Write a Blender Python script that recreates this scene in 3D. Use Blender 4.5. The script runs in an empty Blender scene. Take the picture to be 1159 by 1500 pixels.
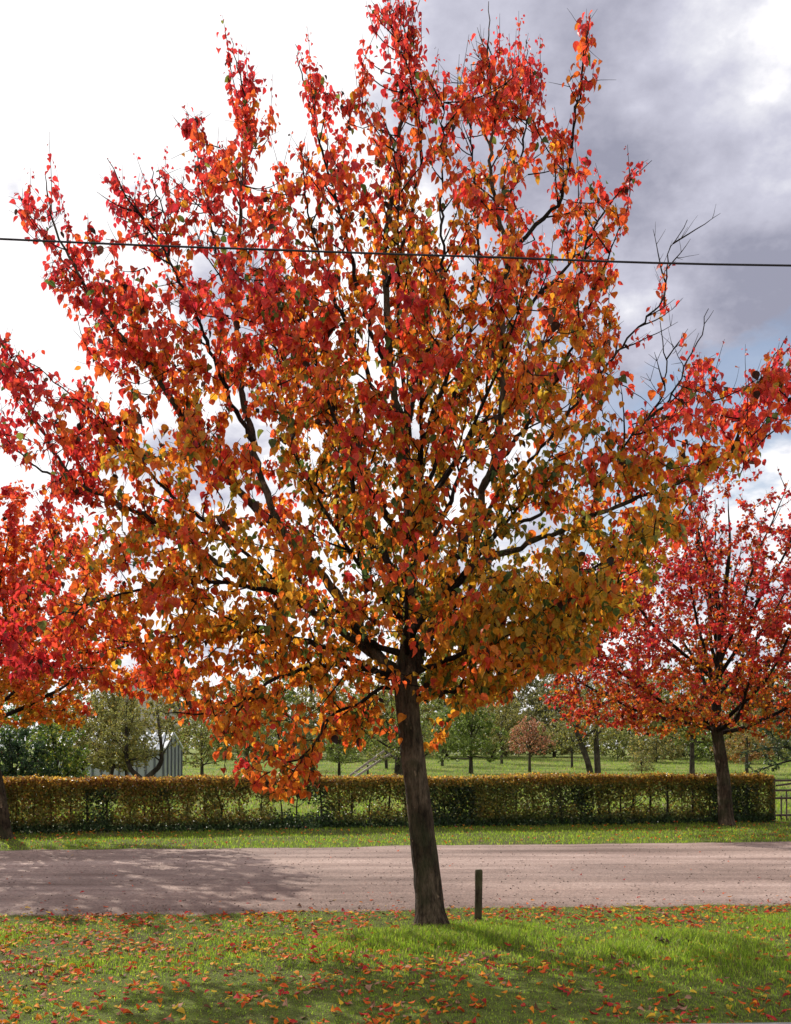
import bpy, math, random
import numpy as np
rng = np.random.default_rng(11)
S = bpy.context.scene
COL = S.collection
F, CX, HY, CH = 1500.0, 579.5, 1095.0, 1.55       # focal length in photo pixels, image centre, horizon row, eye height

def P(px, py, Y):
    return np.array([(px - CX) / F * Y, Y, CH - (py - HY) / F * Y])

def proj(p):
    return CX + p[..., 0] / p[..., 1] * F, HY + (CH - p[..., 2]) / p[..., 1] * F

def gz(Y):
    t = np.clip((np.asarray(Y, float) - 40) / 60, 0, 1)
    return 0.9 * t * t * (3 - 2 * t)

def nrm(v):
    v = np.asarray(v, float)
    return v / np.maximum(np.linalg.norm(v, axis=-1, keepdims=True), 1e-9)

def hash2(ix, iy, seed):
    h = (ix.astype(np.int64) * 374761393 + iy.astype(np.int64) * 668265263 + seed * 974711) & 0x7fffffff
    h = ((h ^ (h >> 13)) * 1274126177) & 0x7fffffff
    return ((h ^ (h >> 16)) & 0xffff) / 65535.0

def vnoise(x, y, seed=0):
    x = np.asarray(x, float); y = np.asarray(y, float)
    ix = np.floor(x); iy = np.floor(y); fx = x - ix; fy = y - iy
    fx = fx * fx * (3 - 2 * fx); fy = fy * fy * (3 - 2 * fy)
    a = hash2(ix, iy, seed); b = hash2(ix + 1, iy, seed); c = hash2(ix, iy + 1, seed); d = hash2(ix + 1, iy + 1, seed)
    return (a * (1 - fx) + b * fx) * (1 - fy) + (c * (1 - fx) + d * fx) * fy

def fbm(x, y, seed=0, o=3):
    v = 0; a = 0.5; t = 0
    for i in range(o):
        v = v + a * vnoise(np.asarray(x) * 2 ** i, np.asarray(y) * 2 ** i, seed + i); t += a; a *= 0.5
    return v / t

# ------------------------------------------------------------------ objects
def tag(o, label=None, cat=None, group=None, kind=None):
    if label: o['label'] = label
    if cat: o['category'] = cat
    if group: o['group'] = group
    if kind: o['kind'] = kind
    return o

def empty(name, loc, label, cat, group=None):
    o = bpy.data.objects.new(name, None); COL.objects.link(o); o.location = loc
    o.empty_display_size = 0.2
    return tag(o, label, cat, group)

def link_mesh(name, me, parent=None, mat=None, world_origin=None):
    if mat is not None: me.materials.append(mat)
    o = bpy.data.objects.new(name, me); COL.objects.link(o)
    if parent is not None: o.parent = parent
    return o

def mesh_np(name, V, T, col=None, smooth=False):
    """triangles from numpy arrays, optional per-vertex colour"""
    V = np.ascontiguousarray(V, dtype=np.float32); T = np.ascontiguousarray(T, dtype=np.int32)
    me = bpy.data.meshes.new(name)
    k = T.shape[1]
    me.vertices.add(len(V)); me.vertices.foreach_set('co', V.ravel())
    me.loops.add(T.size); me.loops.foreach_set('vertex_index', T.ravel())
    me.polygons.add(len(T)); me.polygons.foreach_set('loop_start', np.arange(0, T.size, k, dtype=np.int32))
    me.polygons.foreach_set('loop_total', np.full(len(T), k, dtype=np.int32))
    if smooth: me.polygons.foreach_set('use_smooth', np.ones(len(T), dtype=bool))
    if col is not None:
        at = me.color_attributes.new('Col', 'FLOAT_COLOR', 'POINT')
        c = np.ones((len(V), 4), dtype=np.float32); c[:, :3] = col
        at.data.foreach_set('color', c.ravel())
    me.update(calc_edges=True); me.validate()
    return me

class Shape:
    """collects boxes, bars and prisms into one mesh"""
    def __init__(s): s.v = []; s.f = []
    def poly(s, vs, fs):
        b = len(s.v); s.v += [tuple(map(float, v)) for v in vs]; s.f += [tuple(b + i for i in f) for f in fs]
    def bar(s, a, b, w, h=None, up=(0, 0, 1)):
        h = h or w; a = np.array(a, float); b = np.array(b, float); d = nrm(b - a)
        u = np.array(up, float)
        if abs(d @ u) > 0.95: u = np.array([0, 1.0, 0])
        x = nrm(np.cross(d, u)); y = np.cross(x, d); vs = []
        for p in (a, b):
            for sx, sy in ((-1, -1), (1, -1), (1, 1), (-1, 1)): vs.append(p + x * sx * w / 2 + y * sy * h / 2)
        s.poly(vs, [(0, 1, 2, 3)[::-1], (4, 5, 6, 7), (0, 1, 5, 4), (1, 2, 6, 5), (2, 3, 7, 6), (3, 0, 4, 7)])
    def build(s, name, mat, parent=None, bevel=0.0):
        me = bpy.data.meshes.new(name); me.from_pydata(s.v, [], s.f); me.update()
        o = link_mesh(name, me, parent, mat)
        if bevel:
            m = o.modifiers.new('bevel', 'BEVEL'); m.width = bevel; m.segments = 2
        return o

class Tubes:
    def __init__(s): s.V = []; s.T = []; s.n = 0
    def add(s, pts, rad, sides=5, rough=0.0):
        pts = np.asarray(pts, float); rad = np.asarray(rad, float); n = len(pts)
        tan = nrm(np.gradient(pts, axis=0))
        ref = np.array([0.31, 0.9, 0.2]); 
        x = nrm(np.cross(tan, ref)); y = np.cross(tan, x)
        a = np.linspace(0, 2 * np.pi, sides, endpoint=False)
        r = np.repeat(rad[:, None], sides, 1)
        if rough:
            r = r * (1 + rough * (vnoise(np.repeat(np.arange(n)[:, None] * 0.35, sides, 1), np.cos(a)[None] * 2 + 7 + np.sin(a)[None] * 1.3 + np.zeros((n, 1)), s.n + 3) - 0.5) * 2)
        ring = pts[:, None] + r[..., None] * (np.cos(a)[None, :, None] * x[:, None] + np.sin(a)[None, :, None] * y[:, None])
        b = s.n; s.V.append(ring.reshape(-1, 3))
        i = np.arange(n - 1)[:, None] * sides; j = np.arange(sides)[None]; j2 = (j + 1) % sides
        q = np.stack([i + j, i + j2, i + sides + j2, i + sides + j], -1).reshape(-1, 4) + b
        t = np.concatenate([q[:, [0, 1, 2]], q[:, [0, 2, 3]]])
        s.T.append(t); s.n += n * sides
        # end caps
        s.V.append(np.array([pts[0], pts[-1]])); c0, c1 = s.n, s.n + 1; s.n += 2
        jj = np.arange(sides); k = (jj + 1) % sides
        s.T.append(np.stack([np.full(sides, c0), b + k, b + jj], -1))
        e = b + (n - 1) * sides
        s.T.append(np.stack([np.full(sides, c1), e + jj, e + k], -1))
    def build(s, name, mat, parent=None, off=None):
        V = np.concatenate(s.V)
        if off is not None: V = V - np.asarray(off)
        return link_mesh(name, mesh_np(name, V, np.concatenate(s.T), smooth=True), parent, mat)

# leaf templates: x across, y along, z = fold
_t = [0, .10, .32, .58, .82, 1.0]; _w = [0, .25, .46, .44, .22, 0]; _d = [0, 0, -.015, -.05, -.11, -.20]
OV = np.array([[0, a, d] for a, d in zip(_t, _d)] + [[sg * w, a - .03 * (k == 1), d + .24 * w] for sg in (-1, 1) for k, (a, w, d) in enumerate(zip(_t, _w, _d)) if 0 < k < 5])
OT = [[0, 10, 1], [0, 1, 6], [4, 13, 5], [4, 5, 9]]
for _k in range(3):
    a, b = 1 + _k, 2 + _k; l0, l1 = 6 + _k, 7 + _k; r0, r1 = 10 + _k, 11 + _k
    OT += [[a, r0, r1], [a, r1, b], [a, b, l1], [a, l1, l0]]
OT = np.array(OT)
RV = np.array([[0, 0, 0], [.36, .45, .08], [0, 1, -.06], [-.36, .45, .08]])
RT = np.array([[0, 1, 2], [0, 2, 3]])

def leaves_mesh(name, pos, axis, nor, length, width, col, tmpl='ov', curl=None):
    V0, T0 = (OV, OT) if tmpl == 'ov' else (RV, RT)
    pos = np.asarray(pos, float); n = len(pos)
    y = nrm(axis); z = nor - y * np.sum(nor * y, -1, keepdims=True); z = nrm(z); x = np.cross(y, z)
    L = np.asarray(length)[:, None, None]; W = np.asarray(width)[:, None, None]
    if curl is None: curl = np.ones(n)
    zc = V0[None, :, 2:3] * curl[:, None, None]
    V = pos[:, None] + x[:, None] * V0[None, :, 0:1] * W + y[:, None] * V0[None, :, 1:2] * L + z[:, None] * zc * L
    T = (T0[None] + (np.arange(n) * len(V0))[:, None, None]).reshape(-1, 3)
    c = np.repeat(col[:, None], len(V0), 1).reshape(-1, 3)
    return mesh_np(name, V.reshape(-1, 3), T, c)

def hang_axes(n, droop=0.9, side=0.65):
    a = rng.uniform(0, 2 * np.pi, n)
    ax = np.stack([np.cos(a) * side, np.sin(a) * side, -droop + rng.normal(0, .35, n)], -1)
    b = a + rng.normal(0, .7, n)
    no = np.stack([np.cos(b), np.sin(b), rng.normal(.45, .35, n)], -1)
    return ax, no

# ------------------------------------------------------------------ materials
def new_mat(name):
    m = bpy.data.materials.new(name); m.use_nodes = True
    nt = m.node_tree; nt.nodes.clear()
    return m, nt

class N:
    def __init__(s, nt): s.nt = nt
    def __call__(s, t, **kw):
        n = s.nt.nodes.new(t)
        for k, v in kw.items():
            if k == 'i':
                for a, b in v.items():
                    if hasattr(b, 'outputs'): b = b.outputs[0]
                    if isinstance(b, bpy.types.NodeSocket): s.nt.links.new(b, n.inputs[a])
                    else: n.inputs[a].default_value = b
            else: setattr(n, k, v)
        return n

def ramp(n, fac, stops):
    r = n('ShaderNodeValToRGB', i={0: fac}); e = r.color_ramp.elements
    while len(e) < len(stops): e.new(0.5)
    for q, (p, c) in zip(e, stops): q.position = p; q.color = (*c, 1)
    return r

def leaf_mat(name, trans=0.5, boost=1.25, rough=0.5, spec=0.35):
    m, nt = new_mat(name); n = N(nt)
    at = n('ShaderNodeAttribute', attribute_name='Col')
    geo = n('ShaderNodeNewGeometry')
    tx = n('ShaderNodeTexNoise', i={'Vector': geo.outputs['Position'], 'Scale': 55.0, 'Detail': 2.0})
    mr = n('ShaderNodeMapRange', i={0: tx.outputs[0], 1: .3, 2: .7, 3: .72, 4: 1.2})
    cm = n('ShaderNodeVectorMath', operation='SCALE', i={0: at.outputs[0], 'Scale': mr.outputs[0]})
    ct = n('ShaderNodeVectorMath', operation='SCALE', i={0: cm.outputs[0], 'Scale': boost})
    p = n('ShaderNodeBsdfPrincipled', i={'Base Color': cm.outputs[0], 'Roughness': rough, 'Specular IOR Level': spec})
    t = n('ShaderNodeBsdfTranslucent', i={'Color': ct.outputs[0]})
    mx = n('ShaderNodeMixShader', i={0: trans, 1: p, 2: t})
    n('ShaderNodeOutputMaterial', i={0: mx})
    return m

def bark_mat(name, dark, light, scale=1.0, scars=False, bump=.02, moss=None):
    m, nt = new_mat(name); n = N(nt)
    tc = n('ShaderNodeNewGeometry')
    mp = n('ShaderNodeMapping', i={'Vector': tc.outputs['Position'], 'Scale': (9 * scale, 9 * scale, 2.2 * scale)})
    t1 = n('ShaderNodeTexNoise', i={'Vector': mp, 'Scale': 3.0, 'Detail': 8.0, 'Roughness': .7})
    t2 = n('ShaderNodeTexNoise', i={'Vector': tc.outputs['Position'], 'Scale': 2.6 * scale, 'Detail': 4.0})
    vo = n('ShaderNodeTexVoronoi', i={'Vector': mp, 'Scale': 6.0}, feature='DISTANCE_TO_EDGE')
    c1 = ramp(n, t1.outputs[0], [(.36, dark), (.62, light)])
    c2 = ramp(n, t2.outputs[0], [(.42, (.38, .36, .34)), (.6, (1, 1, 1))])
    mu = n('ShaderNodeMix', data_type='RGBA', blend_type='MULTIPLY', i={0: 1.0, 6: c1, 7: c2})
    out = mu.outputs[2]
    if moss:
        t3 = n('ShaderNodeTexNoise', i={'Vector': tc.outputs['Position'], 'Scale': 4.5, 'Detail': 6.0})
        f3 = ramp(n, t3.outputs[0], [(.5, (0, 0, 0)), (.66, (.7, .7, .7))])
        mm = n('ShaderNodeMix', data_type='RGBA', i={0: f3.outputs[0], 6: out, 7: (*moss, 1)}); out = mm.outputs[2]
    if scars:
        mp2 = n('ShaderNodeMapping', i={'Vector': tc.outputs['Position'], 'Scale': (14, 14, 9)})
        t4 = n('ShaderNodeTexNoise', i={'Vector': mp2, 'Scale': 1.0, 'Detail': 3.0})
        f4 = ramp(n, t4.outputs[0], [(.69, (0, 0, 0)), (.73, (1, 1, 1))])
        mm = n('ShaderNodeMix', data_type='RGBA', i={0: f4.outputs[0], 6: out, 7: (.24, .17, .11, 1)}); out = mm.outputs[2]
    h = n('ShaderNodeMath', operation='MULTIPLY_ADD', i={0: vo.outputs[0], 1: .8, 2: t1.outputs[0]})
    bp = n('ShaderNodeBump', i={'Height': h, 'Strength': 1.0, 'Distance': bump})
    p = n('ShaderNodeBsdfPrincipled', i={'Base Color': out, 'Roughness': .9, 'Specular IOR Level': .15, 'Normal': bp})
    n('ShaderNodeOutputMaterial', i={0: p})
    return m

def simple_mat(name, col, rough=.6, var=.25, scale=12.0, spec=.3, metallic=0.0, stretch=(1, 1, 1), bump=.004):
    m, nt = new_mat(name); n = N(nt)
    tc = n('ShaderNodeNewGeometry')
    mp = n('ShaderNodeMapping', i={'Vector': tc.outputs['Position'], 'Scale': stretch})
    t = n('ShaderNodeTexNoise', i={'Vector': mp, 'Scale': scale, 'Detail': 6.0, 'Roughness': .65})
    lo = tuple(c * (1 - var) for c in col); hi = tuple(min(1, c * (1 + var)) for c in col)
    r = ramp(n, t.outputs[0], [(.3, lo), (.7, hi)])
    bp = n('ShaderNodeBump', i={'Height': t.outputs[0], 'Strength': .6, 'Distance': bump})
    p = n('ShaderNodeBsdfPrincipled', i={'Base Color': r, 'Roughness': rough, 'Specular IOR Level': spec, 'Metallic': metallic, 'Normal': bp})
    n('ShaderNodeOutputMaterial', i={0: p})
    return m

M_leaf = leaf_mat('autumn_leaf', .55, 1.5)
M_far = leaf_mat('orchard_leaf', .48, 1.4, .45, .4)
M_hedge = leaf_mat('hedge_leaf', .45, 1.3, .45, .4)
M_grass = leaf_mat('grass_blade', .5, 1.5, .5, .3)
M_litter = leaf_mat('fallen_leaf', .25, 1.2, .7, .10)
M_bark = bark_mat('pear_bark', (.028, .020, .013), (.165, .120, .080), 1.0, True, .035, (.045, .047, .022))
M_twig = bark_mat('pear_twig_bark', (.012, .009, .007), (.05, .036, .026), 1.6)
M_bark2 = bark_mat('orchard_bark', (.03, .024, .018), (.10, .08, .06), 1.0, False, .02, (.06, .065, .03))

def ground_mat():
    m, nt = new_mat('meadow_soil'); n = N(nt)
    tc = n('ShaderNodeNewGeometry'); ps = tc.outputs['Position']
    t1 = n('ShaderNodeTexNoise', i={'Vector': ps, 'Scale': .35, 'Detail': 5.0})
    t2 = n('ShaderNodeTexNoise', i={'Vector': ps, 'Scale': 7.0, 'Detail': 8.0, 'Roughness': .7})
    t3 = n('ShaderNodeTexNoise', i={'Vector': ps, 'Scale': 60.0, 'Detail': 4.0})
    g = ramp(n, t2.outputs[0], [(.32, (.06, .060, .022)), (.5, (.11, .135, .03)), (.7, (.15, .20, .035))])
    e = ramp(n, t2.outputs[0], [(.3, (.055, .042, .027)), (.7, (.12, .11, .055))])
    f = ramp(n, t1.outputs[0], [(.45, (0, 0, 0)), (.62, (.75, .75, .75))])
    sep = n('ShaderNodeSeparateXYZ', i={0: ps})
    near = n('ShaderNodeMapRange', i={0: sep.outputs[1], 1: 21.5, 2: 23.5, 3: 1.0, 4: .15})
    fm = n('ShaderNodeMath', operation='MULTIPLY', i={0: f.outputs[0], 1: near.outputs[0]})
    mx = n('ShaderNodeMix', data_type='RGBA', i={0: fm, 6: g, 7: e})
    far = n('ShaderNodeMapRange', i={0: sep.outputs[1], 1: 21.5, 2: 24, 3: 0.0, 4: 1.0})
    mf = ramp(n, t1.outputs[0], [(.34, (.09, .135, .026)), (.5, (.16, .205, .04)), (.62, (.22, .225, .06)), (.7, (.19, .16, .07))])
    mx2 = n('ShaderNodeMix', data_type='RGBA', i={0: far.outputs[0], 6: mx.outputs[2], 7: mf})
    v = n('ShaderNodeMapRange', i={0: t3.outputs[0], 1: .3, 2: .7, 3: .65, 4: 1.3})
    sc = n('ShaderNodeVectorMath', operation='SCALE', i={0: mx2.outputs[2], 'Scale': v.outputs[0]})
    hs = n('ShaderNodeMath', operation='ADD', i={0: t2.outputs[0], 1: t3.outputs[0]})
    bp = n('ShaderNodeBump', i={'Height': hs, 'Strength': 1.0, 'Distance': .03})
    p = n('ShaderNodeBsdfPrincipled', i={'Base Color': sc.outputs[0], 'Roughness': .95, 'Specular IOR Level': .1, 'Normal': bp})
    n('ShaderNodeOutputMaterial', i={0: p})
    return m

def gravel_mat():
    m, nt = new_mat('road_gravel'); n = N(nt)
    tc = n('ShaderNodeNewGeometry'); ps = tc.outputs['Position']
    rot = n('ShaderNodeMapping', i={'Vector': ps, 'Rotation': (0, 0, -.11), 'Scale': (.10, .9, 1)})
    t1 = n('ShaderNodeTexNoise', i={'Vector': rot, 'Scale': 1.6, 'Detail': 7.0, 'Roughness': .65})
    t2 = n('ShaderNodeTexNoise', i={'Vector': ps, 'Scale': 45.0, 'Detail': 6.0, 'Roughness': .75})
    vo = n('ShaderNodeTexVoronoi', i={'Vector': ps, 'Scale': 38.0})
    t3 = n('ShaderNodeTexNoise', i={'Vector': ps, 'Scale': .5, 'Detail': 5.0})
    c = ramp(n, t1.outputs[0], [(.32, (.185, .125, .108)), (.5, (.315, .232, .202)), (.66, (.44, .335, .30))])
    c3 = ramp(n, t3.outputs[0], [(.35, (.75, .72, .70)), (.62, (1.05, 1.03, 1.0))])
    mu = n('ShaderNodeMix', data_type='RGBA', blend_type='MULTIPLY', i={0: 1.0, 6: c, 7: c3})
    r2 = n('ShaderNodeMapping', i={'Vector': ps, 'Rotation': (0, 0, -.11)}); sy = n('ShaderNodeSeparateXYZ', i={0: r2})
    ty = n('ShaderNodeMath', operation='MULTIPLY_ADD', i={0: t3.outputs[0], 1: 1.3, 2: sy.outputs[1]})
    tt = n('ShaderNodeMapRange', i={0: ty, 1: 9.9, 2: 17.2, 3: 0.0, 4: 1.0})
    g_ = lambda q: (q, q, q)
    tk = ramp(n, tt.outputs[0], [(.0, g_(.74)), (.10, g_(.95)), (.22, g_(1.10)), (.33, g_(.90)), (.48, g_(1.0)), (.62, g_(1.12)), (.73, g_(.92)), (.88, g_(1.06)), (1.0, g_(.84))])
    mt = n('ShaderNodeMix', data_type='RGBA', blend_type='MULTIPLY', i={0: 1.0, 6: mu.outputs[2], 7: tk}); mu = mt
    v = n('ShaderNodeMapRange', i={0: t2.outputs[0], 1: .25, 2: .75, 3: .55, 4: 1.4})
    v2 = n('ShaderNodeMapRange', i={0: vo.outputs['Color'], 1: 0, 2: 1, 3: .75, 4: 1.2})
    vm = n('ShaderNodeMath', operation='MULTIPLY', i={0: v.outputs[0], 1: v2.outputs[0]})
    sc = n('ShaderNodeVectorMath', operation='SCALE', i={0: mu.outputs[2], 'Scale': vm})
    hs = n('ShaderNodeMath', operation='MULTIPLY_ADD', i={0: vo.outputs['Distance'], 1: -.6, 2: t2.outputs[0]})
    h2 = n('ShaderNodeMath', operation='MULTIPLY_ADD', i={0: t1.outputs[0], 1: 1.5, 2: hs})
    bp = n('ShaderNodeBump', i={'Height': h2, 'Strength': .8, 'Distance': .02})
    p = n('ShaderNodeBsdfPrincipled', i={'Base Color': sc.outputs[0], 'Roughness': .9, 'Specular IOR Level': .2, 'Normal': bp})
    n('ShaderNodeOutputMaterial', i={0: p})
    return m

# ------------------------------------------------------------------ setting: ground, road, path, pavement
def grid_mesh(name, xs, ys, zf):
    X, Y = np.meshgrid(xs, ys); Z = zf(X, Y)
    V = np.stack([X, Y, Z], -1).reshape(-1, 3); nx = len(xs)
    i = np.arange(len(ys) - 1)[:, None] * nx + np.arange(nx - 1)[None]
    Q = np.stack([i, i + 1, i + nx + 1, i + nx], -1).reshape(-1, 4)
    return mesh_np(name, V, Q, smooth=True)

ys = np.concatenate([np.arange(-30, 4, 4), np.arange(4, 24, .25), np.arange(24, 120, 2), [130, 160, 220, 320, 500, 900]])
xs = np.concatenate([[-700, -300, -150, -80, -45], np.arange(-26, -8, 2), np.arange(-8, 8, .25), np.arange(8, 27, 2), [45, 80, 150, 300, 700]])
def near_edge(X): return 9.735 + .097 * X
def far_edge(X): return 16.05 + .12 * X
def zground(X, Y):
    z = gz(Y) + 0 * X
    lump = (fbm(X * .9, Y * .9, 5) - .5) * .05
    on = np.clip((near_edge(X) - .1 - Y) / .4, 0, 1) + np.clip((Y - far_edge(X) - .1) / .5, 0, 1) * np.clip((30 - Y) / 5, 0, 1)
    crown = np.clip((9.0 - Y) / 2, 0, 1) * .0
    return z + lump * on + crown
ground = link_mesh('ground', grid_mesh('ground', xs, ys, zground), None, ground_mat()); tag(ground, kind='structure')

rx = np.concatenate([np.arange(-60, -9, 3), np.arange(-9, 9, .12), np.arange(9, 61, 3)])
V = []; k = 14
for x in rx:
    a = near_edge(x) + (fbm(x * 1.3, 0, 21) - .5) * .5; b = far_edge(x) + (fbm(x * 1.1, 3, 22) - .5) * .4
    for j in range(k + 1):
        t = j / k; z = .012 + .03 * math.sin(math.pi * t) - .010 * ((t < .01) or (t > .99))
        V.append((x, a + (b - a) * t, z))
i = np.arange(len(rx) - 1)[:, None] * (k + 1) + np.arange(k)[None]
Q = np.stack([i, i + k + 1, i + k + 2, i + 1], -1).reshape(-1, 4)
M_gravel = gravel_mat()
road = link_mesh('road', mesh_np('road', np.array(V), Q, smooth=True), None, M_gravel); tag(road, kind='structure')

# sandy path through the gate
c0 = P(1190, 1200, 21.9)
pv = []
for t in np.linspace(0, 1, 14):
    c = np.array([c0[0] + .9 + 16 * t, 20.9 + 7 * t, 0]); pv += [(c[0] - 1.35, c[1], .03), (c[0] + 1.35, c[1], .03)]
path = link_mesh('path', mesh_np('path', np.array(pv), np.array([(2 * i, 2 * i + 1, 2 * i + 3, 2 * i + 2) for i in range(13)])), None, simple_mat('path_sand', (.32, .25, .19), .9, .3, 9)); tag(path, kind='structure')
# pavement the photographer stands on, its kerb just entering the picture at the lower right corner
pm = Shape()
def pave_edge(x): return 5.425 + .042 * x
pm.poly([(-12, pave_edge(-12), .07), (14, pave_edge(14), .07), (14, pave_edge(14) - 3.2, .07), (-12, pave_edge(-12) - 3.2, .07),
         (-12, pave_edge(-12), -.05), (14, pave_edge(14), -.05)], [(0, 3, 2, 1), (0, 1, 5, 4)])
pv_o = pm.build('pavement', simple_mat('pavement_stone', (.24, .23, .23), .8, .2, 20)); tag(pv_o, kind='structure')

# ------------------------------------------------------------------ branches
def catmull(pts, step=.08):
    pts = np.asarray(pts, float)
    p = np.vstack([2 * pts[0] - pts[1], pts, 2 * pts[-1] - pts[-2]]); out = []
    for i in range(1, len(p) - 2):
        n = max(2, int(np.linalg.norm(p[i + 1] - p[i]) / step))
        for t in np.linspace(0, 1, n, endpoint=False):
            a, b, c, d = p[i - 1], p[i], p[i + 1], p[i + 2]
            out.append(.5 * ((2 * b) + (c - a) * t + (2 * a - 5 * b + 4 * c - d) * t * t + (3 * b - a - 3 * c + d) * t ** 3))
    out.append(pts[-1]); return np.array(out)

def shoot(p, d, L, up=.5, wig=.25, step=.07):
    n = max(3, int(L / step) + 1); st = L / (n - 1); d = nrm(d); out = [np.array(p, float)]
    for i in range(n - 1):
        d = nrm(d + np.array([0, 0, up * st]) + rng.normal(0, wig, 3) * st * 4)
        out.append(out[-1] + d * st)
    return np.array(out)

def side_dir(t, up=.35, ang=None):
    """a direction leaving tangent t sideways"""
    ang = ang or rng.uniform(.6, 1.15)
    r = rng.normal(0, 1, 3); r = r - t * (r @ t); r = nrm(r)
    return nrm(t * math.cos(ang) + r * math.sin(ang) + np.array([0, 0, up]))

class Leaf:
    def __init__(s): s.p = []; s.s = []; s.h = []
    def along(s, path, spacing, size, spread=.02, start=.1, taper=.45, hue=0.0):
        seg = np.linalg.norm(np.diff(path, axis=0), axis=1); c = np.concatenate([[0], np.cumsum(seg)]); L = c[-1]
        n = rng.poisson(max(0, L * (1 - start) / spacing))
        if n == 0: return
        d = rng.uniform(start * L, L, n)
        q = np.stack([np.interp(d, c, path[:, k]) for k in range(3)], -1) + rng.normal(0, spread, (n, 3))
        s.p.append(q); s.s.append(size * rng.uniform(.72, 1.22, n) * (1 - taper * np.clip((d / L - .6) / .4, 0, 1))); s.h.append(np.full(n, hue))
    def arrays(s): return np.concatenate(s.p), np.concatenate(s.s), np.concatenate(s.h)

PAL_T = np.array([0, .16, .3, .42, .55, .7, .85, 1.0])
PAL = np.array([[.065, .115, .022], [.22, .20, .026], [.44, .29, .027], [.58, .28, .02], [.60, .17, .018], [.58, .085, .022], [.54, .045, .03], [.45, .026, .038]])
def pal(t):
    t = np.clip(t, 0, 1); return np.stack([np.interp(t, PAL_T, PAL[:, k]) for k in range(3)], -1)

def finish_leaf_colour(c, dark=.035):
    n = len(c); c = c * rng.uniform(.72, 1.18, (n, 1))
    d = rng.random(n) < dark; c[d] = np.array([.035, .017, .012]) * rng.uniform(.6, 1.5, (d.sum(), 1))
    return c

# ------------------------------------------------------------------ the big pear tree
TY = 8.94
OUT = np.array([(-40, 470), (30, 500), (75, 535), (108, 555), (125, 520), (100, 470), (70, 420), (62, 380), (30, 330), (15, 285), (62, 240), (80, 250), (100, 320), (138, 325), (145, 220), (165, 225), (200, 262), (225, 232), (275, 270), (258, 150), (282, 155), (310, 215), (338, 190), (325, 40), (348, 45), (385, 130), (400, 210), (436, 262), (432, 205), (466, 215), (420, 90), (432, 52), (480, 112), (520, 150), (528, 60), (552, -20), (612, -20), (628, 60), (642, 165), (640, 108), (690, 85), (696, 30), (712, -20), (726, 10), (742, 80), (765, 48), (802, 125), (780, 180), (832, 178), (826, 70), (860, 12), (874, 20), (880, 100), (858, 215), (865, 262), (945, 222), (967, 240), (925, 300), (925, 370), (905, 430), (935, 470), (960, 430), (960, 380), (985, 385), (990, 440), (935, 520), (955, 560), (985, 545), (1000, 455), (1015, 520), (1045, 505), (1060, 545), (1110, 540), (1145, 480), (1170, 500), (1170, 655), (1140, 668), (1090, 698), (1020, 705), (1032, 770), (965, 835), (965, 875), (885, 925), (852, 985), (785, 985), (740, 1030), (665, 1042), (652, 1098), (565, 1105), (480, 1092), (474, 1170), (430, 1178), (345, 1152), (315, 1122), (296, 1072), (230, 1045), (170, 1015), (110, 1008), (40, 1000), (-40, 995), (-40, 880), (20, 865), (62, 770), (45, 700), (-5, 650), (-40, 640)], float)
def inside(px, py, poly=OUT):
    r = np.zeros(len(px), bool); n = len(poly); j = n - 1
    for i in range(n):
        xi, yi = poly[i]; xj, yj = poly[j]
        c = ((yi > py) != (yj > py)) & (px < (xj - xi) * (py - yi) / (yj - yi + 1e-12) + xi)
        r ^= c; j = i
    return r

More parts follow.
